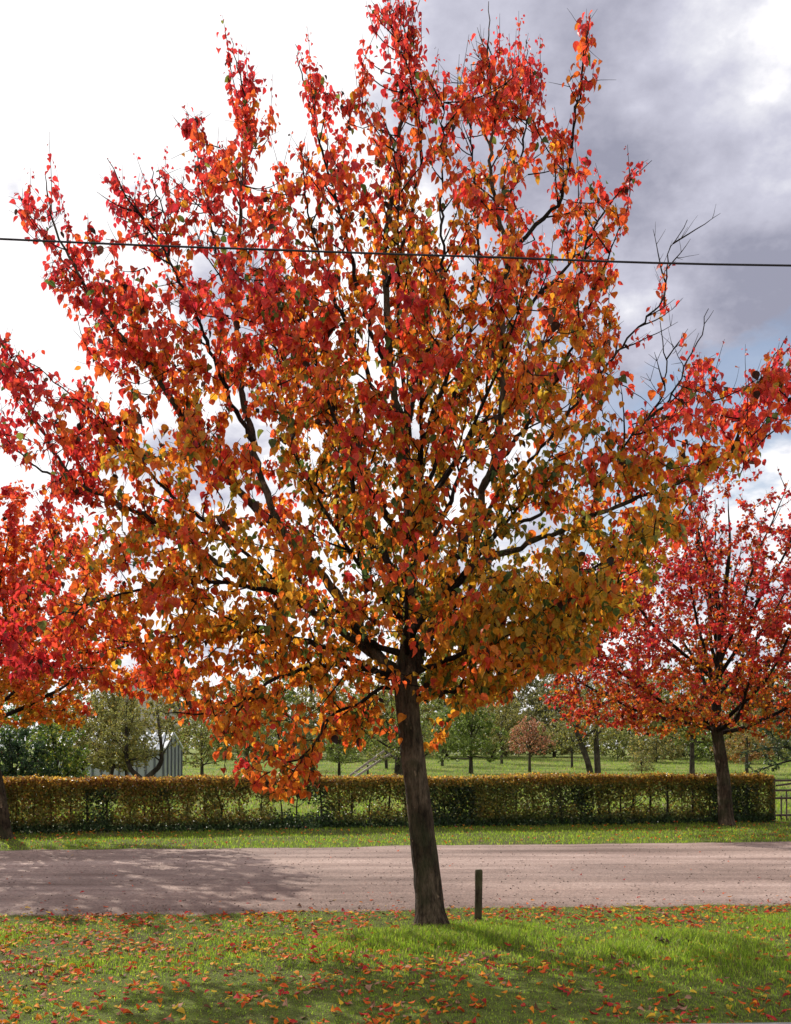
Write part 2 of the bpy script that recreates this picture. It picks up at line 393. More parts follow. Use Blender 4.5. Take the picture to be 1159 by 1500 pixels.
# pixel path along each limb, radius at its foot (m), distance towards (-) or away from (+) the camera at foot and tip
LIMBS = [
 # central leader
 ([(593, 1000), (600, 900), (602, 800), (598, 720), (590, 640), (575, 560), (568, 470), (563, 380), (572, 300), (585, 200), (592, 110), (594, 3)], .075, 0, .1, 1),
 ([(566, 420), (600, 330), (618, 230), (605, 130), (565, 10)], .020, .0, -.5, 1),
 ([(575, 560), (540, 470), (512, 370), (490, 280), (460, 180), (433, 65)], .030, .05, .6, 1),
 ([(590, 640), (545, 560), (505, 470), (470, 380), (450, 300), (440, 215)], .030, .0, -.8, 1),
 ([(598, 720), (630, 620), (660, 520), (650, 400), (648, 260), (650, 120)], .030, .0, -.9, 1),
 # left group
 ([(585, 1000), (545, 945), (500, 880), (449, 816), (406, 770), (350, 720), (280, 636), (249, 582), (210, 523), (167, 481), (125, 420), (80, 330), (66, 255)], .062, 0, -.3, 1),
 ([(408, 772), (382, 700), (371, 643), (356, 580), (347, 450), (352, 340), (358, 250), (362, 170), (338, 55)], .042, -.15, .5, 1),
 ([(373, 650), (318, 543), (287, 465), (249, 384), (221, 329), (185, 290), (157, 232)], .028, -.05, -.5, 1),
 ([(350, 480), (320, 380), (300, 280), (272, 160)], .020, .1, .9, 1),
 ([(167, 481), (110, 410), (60, 340), (30, 290)], .012, -.25, .2, 1),
 ([(249, 384), (240, 320), (222, 245)], .012, -.3, .1, 1),
 ([(590, 985), (540, 955), (470, 905), (400, 865), (310, 818), (248, 777), (207, 754), (166, 732), (117, 708), (60, 630), (5, 505)], .048, 0, .7, 1),
 ([(420, 862), (338, 794), (276, 745), (252, 728), (190, 660), (120, 590), (70, 550), (25, 520)], .026, .3, -.5, 1),
 ([(117, 708), (60, 690), (15, 650), (-30, 600)], .014, .6, .4, 1),
 ([(590, 960), (535, 938), (497, 898), (436, 880), (359, 859), (260, 850), (150, 880), (70, 905)], .038, 0, -.9, 1),
 ([(590, 1000), (500, 962), (420, 930), (330, 915), (230, 940), (140, 955), (30, 965)], .036, 0, .9, 1),
 ([(588, 1008), (560, 1005), (534, 1024), (502, 1040), (474, 1060), (463, 1084), (445, 1106), (424, 1141)], .024, 0, -.9, 1),
 ([(445, 1106), (410, 1125), (375, 1145)], .008, -.75, -.9, 1),
 ([(590, 995), (500, 975), (430, 985), (373, 1012), (345, 1035), (297, 1048), (230, 1040)], .030, 0, -1.4, 1),
 ([(373, 1012), (349, 1045), (335, 1090), (330, 1110)], .012, -.9, -1.3, 1),
 ([(600, 900), (560, 800), (520, 720), (490, 620), (480, 520), (440, 420), (415, 300)], .036, .0, 1.3, 1),
 ([(598, 860), (520, 770), (440, 680), (420, 580), (400, 480), (395, 380)], .030, .0, 1.8, 1),
 # right group
 ([(600, 985), (643, 893), (673, 807), (695, 764), (712, 708), (722, 670), (735, 590), (736, 480), (741, 375), (730, 316), (718, 264), (722, 180), (716, 90), (716, 2)], .058, 0, -.3, 1),
 ([(741, 378), (770, 345), (795, 320), (819, 300), (831, 251), (843, 174), (852, 110), (865, 22)], .024, -.2, -.6, 1),
 ([(730, 316), (760, 240), (775, 150), (771, 58)], .014, -.2, .4, 1),
 ([(736, 500), (800, 420), (850, 370), (885, 310), (918, 270), (955, 235)], .022, -.1, .5, 1),
 ([(712, 708), (780, 610), (830, 530), (860, 450), (890, 380), (915, 310)], .024, -.1, -.9, 1),
 ([(605, 990), (645, 905), (690, 832), (750, 806), (830, 775), (880, 750), (950, 725), (1020, 693), (1048, 678), (1076, 656), (1085, 628), (1103, 585), (1134, 523), (1153, 492)], .046, 0, .2, 1),
 ([(1048, 678), (1100, 660), (1140, 620), (1158, 590)], .014, .1, -.2, 1),
 ([(640, 900), (720, 790), (780, 760), (837, 718), (884, 684), (930, 635), (955, 604), (973, 570), (977, 529), (967, 470)], .026, .05, -.6, .45),
 ([(940, 622), (986, 579), (1001, 538), (1023, 501), (1038, 452)], .010, -.5, -.3, .14),
 ([(690, 830), (720, 740), (790, 660), (830, 610), (868, 563), (918, 498), (949, 464), (970, 439), (977, 393), (980, 371), (1007, 322)], .024, .0, .6, .5),
 ([(600, 1015), (613, 1020), (652, 1016), (691, 997), (721, 980), (780, 955), (835, 940)], .026, 0, -.8, 1),
 ([(600, 990), (640, 972), (678, 958), (717, 945), (755, 942), (830, 905), (900, 860), (955, 815)], .030, 0, -1.0, 1),
 ([(603, 950), (680, 880), (760, 860), (830, 858), (900, 810), (960, 772), (1015, 752)], .030, 0, 1.1, 1),
 ([(602, 850), (650, 760), (690, 660), (760, 580), (800, 500), (830, 420)], .032, 0, 1.5, 1),
 ([(602, 800), (630, 700), (660, 600), (690, 480), (700, 350), (690, 220), (690, 95)], .030, 0, 1.0, 1),
]
tree = empty('pear_tree', tuple(P(632, 1355, TY)), 'large red and orange pear tree with leaning trunk beside the short wooden post', 'tree')
toff = np.array(tree.location)
# trunk: one continuous tapered surface with a flared foot
tp = catmull([P(634, 1368, TY), P(632, 1352, TY), P(627, 1300, TY), P(621, 1240, TY), P(613, 1170, TY), P(604, 1100, TY), P(598, 1045, TY), P(595, 1005, TY), P(597, 960, TY), P(600, 915, TY)], .035)
s = np.linspace(0, 1, len(tp)); hgt = tp[:, 2]
tr = np.interp(hgt, [-.1, .0, .12, .5, 1.2, 1.75, 2.05, 2.25, 2.6], [.182, .158, .130, .115, .107, .098, .108, .095, .05])
tb = Tubes(); tb.add(tp, tr, 40, .055)
tb.build('trunk', M_bark, tree, toff)

LV = Leaf(); 
def clothe(T, LV, pth, r0, leafy=1.0, start=.25, gap=.115, Lr=(.3, .95), size=.066, sp=.024, up=.55, tw=.10, hue=0.0, ok=None):
    """side shoots, twigs and leaves along one limb"""
    seg = np.linalg.norm(np.diff(pth, axis=0), axis=1); c = np.concatenate([[0], np.cumsum(seg)]); L = c[-1]
    tan = nrm(np.gradient(pth, axis=0))
    d = start * L
    while d < L * .97:
        u = d / L; q = np.array([np.interp(d, c, pth[:, k]) for k in range(3)]); t = nrm([np.interp(d, c, tan[:, k]) for k in range(3)])
        SL = rng.uniform(*Lr) * (1.05 - .6 * u) * min(1.0, .45 + L / 4)
        dr = side_dir(t, .3)
        sh = shoot(q, dr, SL, up, .22)
        if ok is not None and not ok(sh):
            d += gap * rng.uniform(.3, .9); continue
        rs = max(.0035, min(r0 * .35, .0045 + .009 * SL))
        T.add(sh, np.linspace(rs, .0016, len(sh)), 4)
        hh = hue + rng.normal(0, .07)
        LV.along(sh, sp / max(leafy, .02), size, .018, .12, .4, hh)
        for k in range(rng.poisson(SL / tw)):
            i = rng.integers(1, len(sh) - 1); tt = nrm(sh[i + 1] - sh[i - 1])
            tw_ = shoot(sh[i], side_dir(tt, .35), rng.uniform(.06, .26), .4, .3, .05)
            T.add(tw_, np.linspace(.0032, .0012, len(tw_)), 3)
            LV.along(tw_, sp * .95 / max(leafy, .02), size, .018, .1, .25, hh)
        d += gap * rng.uniform(.5, 1.5)
    # leaves straight on the last part of the limb
    k0 = int(len(pth) * .6)
    LV.along(pth[k0:], sp * 1.1 / max(leafy, .02), size, .02, .1, .55, hue)

def fill(T, LV, nodes, targets, C, spacing, size, mind=.14, maxd=1.5, tw=.11, hue_sd=.07, twl=(.06, .26), zs=1.0, rk=1.0, okf=None):
    """grow side shoots from the nearest inner wood towards points spread through the crown"""
    C = np.asarray(C, float); nd = [np.asarray(nodes, float)]; N_ = np.concatenate(nd); dN = np.linalg.norm((N_ - C) * (1, 1, zs), axis=1)
    cap = len(N_) + len(targets) * 24; A = np.zeros((cap, 3)); A[:len(N_)] = N_; DA = np.zeros(cap); DA[:len(N_)] = dN; m = len(N_)
    dt = np.linalg.norm((targets - C) * (1, 1, zs), axis=1)
    for i in np.argsort(dt + rng.normal(0, .25, len(dt))):
        b = targets[i]; e = b - A[:m]; ds = np.sqrt((e * e).sum(1)) + 3.0 * np.maximum(0, DA[:m] - dt[i] + .04)
        j = int(np.argmin(ds)); d = np.linalg.norm(e[j])
        if d < mind or d > maxd: continue
        a = A[j].copy(); n_ = max(4, int(d / .08) + 1); t = np.linspace(0, 1, n_)[:, None]
        c = a + (b - a) * .5 + np.array([0, 0, -.14 * d]) + rng.normal(0, .09 * d, 3)
        sh = a * (1 - t) ** 2 + c * 2 * t * (1 - t) + b * t * t + rng.normal(0, .008, (n_, 3)) * (t > 0)
        if okf is not None and not okf(sh): continue
        rs = (.0030 + .0065 * d) * rk
        T.add(sh, np.linspace(rs, .0016 * rk, n_), 4)
        k = n_ - 1; A[m:m + k] = sh[1:]; DA[m:m + k] = np.linalg.norm((sh[1:] - C) * (1, 1, zs), axis=1); m += k
        hh = rng.normal(0, hue_sd)
        LV.along(sh, spacing, size, .022 * rk, .08, .3, hh)
        for q in range(1 + rng.poisson(d / tw)):
            ii = rng.integers(1, n_ - 1); tt = nrm(sh[ii + 1] - sh[ii - 1])
            w_ = shoot(sh[ii], side_dir(tt, .35), rng.uniform(*twl), .4, .3, .05 * rk)
            T.add(w_, np.linspace(.0028 * rk, .0012 * rk, len(w_)), 3)
            LV.along(w_, spacing, size, .022 * rk, .1, .25, hh)
        if m > cap - 60: break

def limb_path(px, d0, d1):
    px = np.array(px, float); seg = np.linalg.norm(np.diff(px, axis=0), axis=1); u = np.concatenate([[0], np.cumsum(seg)]); u /= u[-1]
    pts = [P(a, b, TY + d0 + (d1 - d0) * t) for (a, b), t in zip(px, u)]
    p = catmull(pts, .07)
    w = rng.normal(0, .010, p.shape); w[0] = 0; w[-1] = 0
    return p + w

def tip_ok(sh):
    a, b = proj(sh[[-1, len(sh) // 2]])
    return bool(inside(a, b).all()) or (rng.random() < .5 and a[0] > 905 and a[0] < 1060 and b[0] > 300 and b[0] < 640)

def main_limb(pth, r0, leafy, start):
    T = Tubes(); n = len(pth); u = np.linspace(0, 1, n)
    rad = r0 * .70 * (1 - u) ** .85 * (1 + .12 * np.sin(np.arange(n) * 1.7)) + .0028
    T.add(pth, rad, 9 if r0 > .02 else 6, .10)
    clothe(T, LV, pth, r0, leafy * .8, start, .15, ok=tip_ok)
    NODES.append(pth[len(pth) // 6:]); T.build('branch', M_twig if r0 < .04 else M_bark, tree, toff)

NODES = []
for px, r0, d0, d1, leafy in LIMBS:
    main_limb(limb_path(px, d0, d1), r0, leafy, .42 if len(px) > 8 else .22)
# limbs that run towards and away from the camera
for k, (az, zs, el, L) in enumerate([(-95, 2.35, 14, 2.1), (-60, 2.5, 30, 2.2), (-125, 2.6, 28, 2.2), (-80, 3.2, 42, 2.4), (-140, 3.3, 45, 2.4), (-40, 3.4, 46, 2.3), (-100, 4.2, 58, 2.2),
                                     (85, 2.4, 16, 2.6), (55, 2.6, 30, 2.6), (120, 2.7, 30, 2.6), (95, 3.3, 44, 2.7), (140, 3.3, 46, 2.5), (45, 3.5, 48, 2.5), (80, 4.4, 60, 2.4)]):
    a = math.radians(az); e = math.radians(el)
    zz = zs; q = np.array([np.interp(zz, tp[:, 2], tp[:, 0]) if zz < 2.5 else P(600, HY - (zz - CH) / TY * F, TY)[0], TY, zz])
    pth = shoot(q, (math.cos(a) * math.cos(e), math.sin(a) * math.cos(e), math.sin(e)), L, .22, .10, .08)
    main_limb(pth, .030, 1.0, .3)

# finer branching spread through the whole crown
nt_ = 4200; fx = rng.uniform(-40, 1170, nt_); fy = rng.uniform(0, 1175, nt_)
q2 = 1 - ((fx - 600) / 640) ** 2 - ((fy - 620) / 660) ** 2
fd = rng.uniform(-1, 1, nt_) * 2.2 * np.sqrt(np.maximum(.03, q2))
bare = (fx > 925) & (fy < 520) | (fx > 900) & (fx < 1010) & (fy > 300) & (fy < 590)
ins = inside(fx, fy) & ~bare & ~((fx > 540) & (fx < 660) & (fy > 1010))
low_ = (rng.random(nt_) < .22); fx[low_] = rng.uniform(630, 900, low_.sum()); fy[low_] = rng.uniform(860, 1030, low_.sum()); fd[low_] = rng.uniform(-1.6, 1.8, low_.sum())
ins = inside(fx, fy) & ~bare & ~((fx > 540) & (fx < 660) & (fy > 1010))
ins &= (fbm(fx / 120, fy / 120 + fd, 71) > .34) & (rng.random(nt_) < np.where(fy < 400, .42, 1.0))
xs_ = np.concatenate([rng.uniform(400, 720, 150), rng.uniform(352, 474, 34), rng.uniform(300, 345, 16), rng.uniform(500, 585, 26), rng.uniform(628, 652, 6)])
ys_ = np.concatenate([rng.uniform(740, 1000, 150), rng.uniform(1112, 1172, 34), rng.uniform(1050, 1112, 16), rng.uniform(1035, 1092, 26), rng.uniform(1050, 1090, 6)])
ds_ = np.concatenate([rng.choice([-1, 1], 150) * rng.uniform(.35, 1.7, 150), rng.uniform(-1.15, -.65, 34), rng.uniform(-1.4, -1.0, 16), rng.uniform(-.5, .9, 26), rng.uniform(.2, .9, 6)])
fx = np.concatenate([fx, xs_]); fy = np.concatenate([fy, ys_]); fd = np.concatenate([fd, ds_]); ins = np.concatenate([ins, np.ones(len(xs_), bool)])
tg = np.stack([P(a, b, TY + c) for a, b, c in zip(fx[ins], fy[ins], fd[ins])])
TF = Tubes(); fill(TF, LV, np.concatenate(NODES), tg, (P(600, 985, TY)), .027, .070, okf=lambda q: inside(*proj(q[1:])).mean() > .8)
# upright young shoots standing out of the top of the crown, with small leaves thinning towards the tip
ALLN = np.concatenate(NODES); LS = Leaf()
for k in range(120):
    sx_ = rng.uniform(5, 1150)
    col_y = np.arange(0, 1000, 6.0); inn = inside(np.full(len(col_y), sx_), col_y)
    if not inn.any(): continue
    yt = col_y[inn][0]
    if 930 < sx_ < 1040 and rng.random() < .7: continue
    q = P(sx_, yt + rng.uniform(25, 110), TY + rng.uniform(-1, 1) * 1.3 * (yt > 60))
    e = ALLN - q; ds = np.sqrt((e * e).sum(1)) + 2 * np.maximum(0, ALLN[:, 2] - q[2] + .1); j = int(np.argmin(ds))
    a = ALLN[j]; b = q
    if np.linalg.norm(b - a) > .75 or not inside(*proj((a + (b - a) * np.linspace(.2, 1, 5)[:, None]))).all(): continue
    up_ = shoot(b, (rng.normal(0, .16) + (sx_ - 600) / 2600, rng.normal(0, .16), 1), rng.uniform(.22, .62), .3, .16, .05)
    t_ = np.linspace(0, 1, 7)[:-1, None]; c_ = a + (b - a) * .6 + (0, 0, -.12)
    sh = np.concatenate([a * (1 - t_) ** 2 + c_ * 2 * t_ * (1 - t_) + b * t_ * t_, up_])
    TF.add(sh, np.linspace(.0058, .0013, len(sh)), 4)
    LS.along(sh, .030, .060, .018, .15, .62, rng.normal(.02, .06))
    if rng.random() < .6: LS.along(up_[:len(up_) * 2 // 3], .03, .055, .03, .0, .4, 0.0)
TF.build('branch', M_twig, tree, toff)
p, sz, hu = LV.arrays()
x, y = proj(p)
keep = inside(x + rng.normal(0, 4, len(p)), y + sz * 60 + rng.normal(0, 4, len(p)))
# natural thinning: a few airy pockets in the crown
hole = vnoise(p[:, 0] * 1.5 + 9, p[:, 2] * 1.5 + p[:, 1] * .4, 77)
keep &= ~((hole < .22) & (rng.random(len(p)) < .7))
thin = .63 + .38 * fbm(p[:, 0] * 2.1 + 3, p[:, 2] * 2.1 + p[:, 1] * 1.3, 19)
thin += .03 * np.exp(-(((x - 600) / 230) ** 2 + ((y - 800) / 240) ** 2)) * (p[:, 1] < TY + .3)
thin += .14 * (y > 900) * (np.abs(x - 600) > 150) + .16 * ((x > 620) & (y > 840))
thin *= np.where(y < 400, .80, 1.0) * np.where((x < 110) & (y < 700), .62, 1.0) * np.where((y > 1000) & (y < 1100) & (x < 500), .74, 1.0) * np.where((y > 1100) & (x < 500), .62, 1.0)
keep &= rng.random(len(p)) < thin
ps_, ss_, hs_ = LS.arrays(); p = np.concatenate([p, ps_]); sz = np.concatenate([sz, ss_]); hu = np.concatenate([hu, hs_]); keep = np.concatenate([keep, np.ones(len(ps_), bool)])
p, sz, hu = p[keep], sz[keep], hu[keep]
cen = np.array([(612 - CX) / F * TY, TY, 2.7])
d = p - cen
r = np.sqrt((d[:, 0] / 3.7) ** 2 + (d[:, 1] / 3.0) ** 2 + (np.where(d[:, 2] > 0, d[:, 2] / 5.2, d[:, 2] / 3.0)) ** 2)
t = .065 + .72 * r + .10 * np.clip((p[:, 2] - 3.2) / 2, 0, 1) + hu + (fbm(p[:, 0] * .9 + 4, p[:, 2] * .9 + p[:, 1] * .5, 31) - .5) * .62 + rng.normal(0, .135, len(p))
t -= .10 * np.clip((d[:, 0] - .5) / 1.5, 0, 1) * np.clip(1.6 - d[:, 2], 0, 1)      # yellower low on the right
t += .03 * np.clip(-d[:, 0] / 2.5, 0, 1); t = np.where((d[:, 0] < -.5) & (d[:, 2] < .4), np.maximum(t, .40 + rng.normal(0, .09, len(p))), t); t = np.where((d[:, 0] > .1) & (d[:, 2] < .6), np.maximum(t, .27 + rng.normal(0, .11, len(p))), t); t = np.where((d[:, 2] < -.3), t + .08, t); t = np.where(d[:, 2] < -1.15, t + .04, t); t = np.where(t > .84, .84 + (t - .84) * .5, t)
base_c = pal(t)
gr = rng.random(len(p)) < .22 * np.exp(-(np.linalg.norm(d - np.array([.25, 0, .3]), axis=1) / 1.6) ** 2) + .03
base_c[gr] = np.array([[.085, .13, .026], [.15, .17, .03], [.06, .10, .024]])[rng.integers(0, 3, gr.sum())]
colr = finish_leaf_colour(base_c, .022)
ax, no = hang_axes(len(p), .85, .75)
print('LEAVES main', len(p))
L = sz * rng.uniform(.82, 1.18, len(p)); W = L * rng.uniform(.55, .98, len(p))
crown = link_mesh('crown', leaves_mesh('crown', p - toff, ax, no, L, W, colr, 'ov', rng.uniform(.3, 2.6, len(p))), tree, M_leaf)

# ------------------------------------------------------------------ other trees
def colour_mix(cols, w):
    cols = np.array(cols); w = np.array(w, float) / sum(w)
    def f(p, base, hu):
        i = rng.choice(len(cols), len(p), p=w)
        return cols[i]
    return f

def make_tree(name, label, base, H, th, R, n_limb, tr0, colf, leafy=1.0, size=.075, sp=.03, gap=.16, Lr=(.35, 1.0), tmpl='rh', lean=(0, 0), droop=0.0,
              mat=None, bark=None, group=None, cat='tree', cz=.45, trunks=None, sides=10, bare_top=0.0, up=.5, tw=.13, dark=.02, e0=5, sizevar=1.0, keepf=None, nfill=170, low=.06, fsp=1.0):
    root = empty(name, tuple(base), label, cat, group); b = np.array(base, float)
    mat = mat or M_far; bark = bark or M_bark2
    T = Tubes()
    top = b + np.array([lean[0], lean[1], th])
    paths = trunks or [[b + (0, 0, -.08), b + np.array([lean[0] * .3, lean[1] * .3, th * .45]), top]]
    tops = []
    for tpth in paths:
        q = catmull(tpth, .12); k = len(q)
        h = np.linspace(0, 1, k); rr = tr0 * (1.28 - .95 * np.clip(h / .12, 0, 1) * .28 - .30 * h)
        T.add(q, rr, 16, .07); tops.append((q[-1], rr[-1]))
    T.build('trunk', bark, root, b)
    B = Tubes(); LVt = Leaf(); nodes = []
    leads = []
    for q_, r_ in tops:
        ld = shoot(q_ - np.array([0, 0, .05]), (lean[0] * .15, lean[1] * .15, 1), (H - th) * .9, .5, .05, .12)
        B.add(ld, r_ * .92 * (1 - np.linspace(0, 1, len(ld))) ** .9 + .004, 8); nodes.append(ld[3:]); leads.append(ld)
    for k in range(n_limb):
        u = (k + .5) / n_limb
        tpt, rr = tops[k % len(tops)]
        az = k * 2.39996 + rng.uniform(-.35, .35)
        el = math.radians(e0 + (82 - e0) * u ** .8 + rng.uniform(-6, 6))
        # length so that the limb ends on an egg-shaped crown
        sf = .42 * u ** 1.2 * rng.uniform(.8, 1.1); ld = leads[k % len(tops)]; st = ld[int(sf * (len(ld) - 1))]
        Lh = R / max(math.cos(el), .05); Lv = (H - th) * (1.05 - sf) / max(math.sin(el), .05)
        LL = 1 / math.sqrt((1 / Lh) ** 2 + (1 / Lv) ** 2) * rng.uniform(.82, 1.08)
        if u < .35: st = tpt + np.array([0, 0, -rng.uniform(0, .22) * min(th, 1.2)])
        pth = shoot(st, (math.cos(az) * math.cos(el), math.sin(az) * math.cos(el), math.sin(el) - droop * (1 - u)), LL, .16 - droop * .5, .10, .12)
        n = len(pth); r0 = rr * (.42 - .12 * u) if u < .9 else rr * .5
        B.add(pth, r0 * (1 - np.linspace(0, 1, n)) ** .9 + .004, 6)
        zt = (pth[-1][2] - b[2]) / H
        lf = leafy * (1 - bare_top * max(0, min(1, (zt - .45) / .4)))
        clothe(B, LVt, pth, r0, lf, .3, gap * 1.4, Lr, size, sp, up, tw, 0); nodes.append(pth[2:])
    zc_ = th - low * H
    g = rng.uniform(-1, 1, (int(nfill * 2.2), 3)); g[:, 2] = rng.random(len(g))
    prof = np.where(g[:, 2] < .32, .62 + .38 * np.sqrt(np.clip(g[:, 2] / .32, 0, 1)), np.sqrt(np.clip(1 - ((g[:, 2] - .32) / .68) ** 1.7, 0, 1)))
    g = g[np.hypot(g[:, 0], g[:, 1]) < prof * (.80 + .25 * vnoise(np.arctan2(g[:, 1], g[:, 0]) * 2, g[:, 2] * 4, int(b[0] * 7) % 97))][:nfill]
    tgt = tops[0][0] * (1, 1, 0) + np.stack([g[:, 0] * R, g[:, 1] * R, b[2] + zc_ + g[:, 2] * (H - zc_)], -1)
    if bare_top: tgt = tgt[rng.random(len(tgt)) > bare_top * np.clip((g[:len(tgt), 2] - .5) / .4, 0, 1)]
    big = max(1.0, size / .08) ** .5
    fill(B, LVt, np.concatenate(nodes), tgt, tops[0][0] - (0, 0, .15), sp * fsp, size, .12 * big, 1.6 * big, tw, .06, (.08 * big, .28 * big), 1.0, big)
    B.build('branch', bark if bark is not M_bark else M_twig, root, b)
    p, sz, hu = LVt.arrays()
    if keepf is not None:
        kk = keepf(p); p, sz, hu = p[kk], sz[kk], hu[kk]
    c = finish_leaf_colour(colf(p, b, hu), dark)
    ax, no = hang_axes(len(p), .6, .8)
    L = sz * sizevar * 1.1
    link_mesh('crown', leaves_mesh('crown', p - b, ax, no, L, L * rng.uniform(.75, 1.0, len(p)), c, tmpl, rng.uniform(.5, 1.6, len(p))), root, mat)
    print('LEAVES', name, len(p))
    return root

def red_tree_col(off, H, sd=.09):
    def f(p, b, hu):
        z = (p[:, 2] - b[2]) / H; r = np.hypot(p[:, 0] - b[0], p[:, 1] - b[1])
        t = off + .55 * z + .09 * r + hu + (fbm(p[:, 0] * 1.1, p[:, 2] * 1.1 + p[:, 1], 41) - .5) * .4 + rng.normal(0, sd, len(p))
        return pal(t) * (1 if sd < .1 else .82)
    return f
bl = P(6, 1228, 17.5); bl[2] = 0
make_tree('pear_tree', 'bright red pear tree cut off by the left edge, before the hedge', bl, 6.3, 2.05, 2.95, 14, .145, red_tree_col(.19, 6.2), 1.0, .075, .036, .125, (.35, 1.0), 'ov', mat=M_leaf, bark=M_bark, lean=(-.45, 0), e0=2, tw=.10, dark=.01, nfill=900, low=.03, group='pear trees along the gravel road')
br = P(1065, 1210, 20.2); br[2] = 0
make_tree('pear_tree', 'crimson pear tree with bare top twigs at the right end of the hedge', br, 7.0, 2.0, 4.1, 18, .148, red_tree_col(.25, 7.0, .15), .95, .068, .046, .125, (.4, 1.1), 'ov', mat=M_leaf, bark=M_bark, group='pear trees along the gravel road', lean=(-.22, 0), e0=-4, bare_top=.74, tw=.09, nfill=1500, low=.03, dark=.07)
tag(tree, group='pear trees along the gravel road')

GREEN = [(.115, .165, .028), (.16, .22, .036), (.22, .28, .045), (.085, .125, .025)]
OLIVE = [(.20, .19, .045), (.28, .26, .055), (.29, .21, .05), (.15, .155, .04), (.22, .23, .075)]
def bg(px, Y): return np.array([(px - CX) / F * Y, Y, float(gz(Y))])
G1 = 'orchard trees beyond the hedge'
def orchard(label, px, Y, H, th, R, cols, w, tr0=.13, n=11, leafy=1.0, size=.10, sp=.035, **kw):
    kw.setdefault('group', G1)
    return make_tree(kw.pop('name', 'fruit_tree'), label, bg(px, Y), H, th, R, n, tr0, colour_mix(cols, w), leafy, size, sp, kw.pop('gap', .2), kw.pop('Lr', (.35, .9)), **kw)

orchard('round green apple tree with a dense crown just right of the big trunk', 690, 55, 3.9, 1.0, 2.1, GREEN, [3, 4, 2, 2], .13, 14, 1.25, .11, .028, name='apple_tree', e0=-12, gap=.16)
orchard('small tree with sparse pale salmon pink leaves behind the hedge', 776, 57, 3.1, 1.25, 1.55, [(.42, .16, .10), (.5, .22, .12), (.3, .2, .07), (.16, .13, .04)], [4, 3, 2, 2], .09, 11, .55, .10, .035, e0=5, name='cherry_tree')
orchard('loose yellow green tree left of the forked trunk beyond the hedge', 838, 63, 3.9, 1.2, 1.9, [(.3, .27, .05), (.17, .19, .05), (.1, .13, .04)], [3, 3, 2], .08, 10, .6, .10, .04)
bf = bg(872, 44)
orchard('orchard tree with two dark diverging trunks beyond the hedge', 872, 44, 4.6, 2.0, 2.2, OLIVE, [1, 1, 1, 2, 1], .15, 12, .6, .09, .04,
        trunks=[[bf + (-.1, 0, -.08), bf + (-.35, 0, 1.0), bf + (-.75, .1, 2.1)], [bf + (.14, .1, -.08), bf + (.10, .1, 1.1), bf + (.06, .2, 2.2)]])
orchard('green orchard tree seen just left of the right hand pear trunk', 1014, 52, 4.2, 1.9, 2.2, GREEN + OLIVE, [2, 2, 2, 1, 1, 1, 1, 1, 1], .14, 12, 1.0, .10, .034, e0=-5)
orchard('dark grey green tree drooping over the gate at the right edge', 1186, 33, 4.2, 1.5, 2.0, [(.03, .055, .025), (.05, .075, .035), (.1, .12, .07), (.07, .08, .025)], [3, 3, 1, 1], .15, 14, 1.2, .085, .026, e0=-28, droop=.25, gap=.15)
# old tree the ladder leans on
tb_ = bg(584, 42)
orchard('old fruit tree with a pruned stub that the wooden ladder leans on', 584, 42, 4.2, 1.15, 2.0, GREEN + OLIVE, [1, 2, 2, 1, 1, 1, 1, 1, 1], .20, 12, .8, .085, .034, e0=4)
orchard('slim young tree right of the ladder foot beyond the hedge', 539, 53, 2.7, 1.2, .8, GREEN, [1, 2, 2, 1], .05, 8, .7, .09, .04, Lr=(.2, .5))
orchard('small bushy fruit tree left of the ladder foot beyond the hedge', 497, 47, 3.0, 1.0, 1.5, GREEN + [(.16, .17, .05)], [1, 2, 2, 1, 3], .08, 11, .75, .09, .034, e0=-10)
orchard('spreading olive green fruit tree behind the low hanging orange branch', 362, 46, 3.7, 1.1, 2.3, OLIVE + GREEN, [1, 2, 1, 2, 1, 1, 2, 1, 1], .14, 12, .75, .085, .034, e0=-2)
orchard('pale green fruit tree left of the greenhouse corner tree, above the meadow strip', 425, 60, 3.6, 1.1, 2.0, [(.13, .16, .06), (.19, .2, .08), (.09, .12, .045)], [2, 2, 2], .10, 11, .8, .10, .036)
orchard('bushy yellow green fruit tree between the slim young tree and the big pear trunk', 566, 62, 4.0, 1.0, 2.3, [(.2, .24, .06), (.28, .26, .07), (.13, .17, .05)], [2, 2, 2], .10, 12, .9, .10, .034)
orchard('light green fruit tree peeping out just left of the round apple tree', 648, 66, 3.9, 1.0, 2.2, [(.2, .26, .06), (.13, .19, .05), (.25, .25, .07)], [2, 2, 1], .10, 12, .9, .10, .034)
orchard('olive fruit tree between the round apple tree and the salmon pink one', 735, 70, 4.6, 1.1, 2.3, OLIVE, [2, 2, 1, 1, 1], .10, 12, .9, .10, .036)
orchard('pale olive fruit tree close right of the greenhouse gable', 296, 44, 3.1, .9, 1.7, OLIVE + GREEN, [2, 2, 1, 1, 2, 1, 1, 1, 0], .09, 12, .8, .085, .034)
orchard('yellowing fruit tree right of the crimson pear trunk over the hedge top', 1094, 56, 4.0, 1.3, 2.1, [(.3, .24, .06), (.2, .2, .06), (.36, .2, .05)], [2, 2, 1], .10, 12, .8, .10, .036)
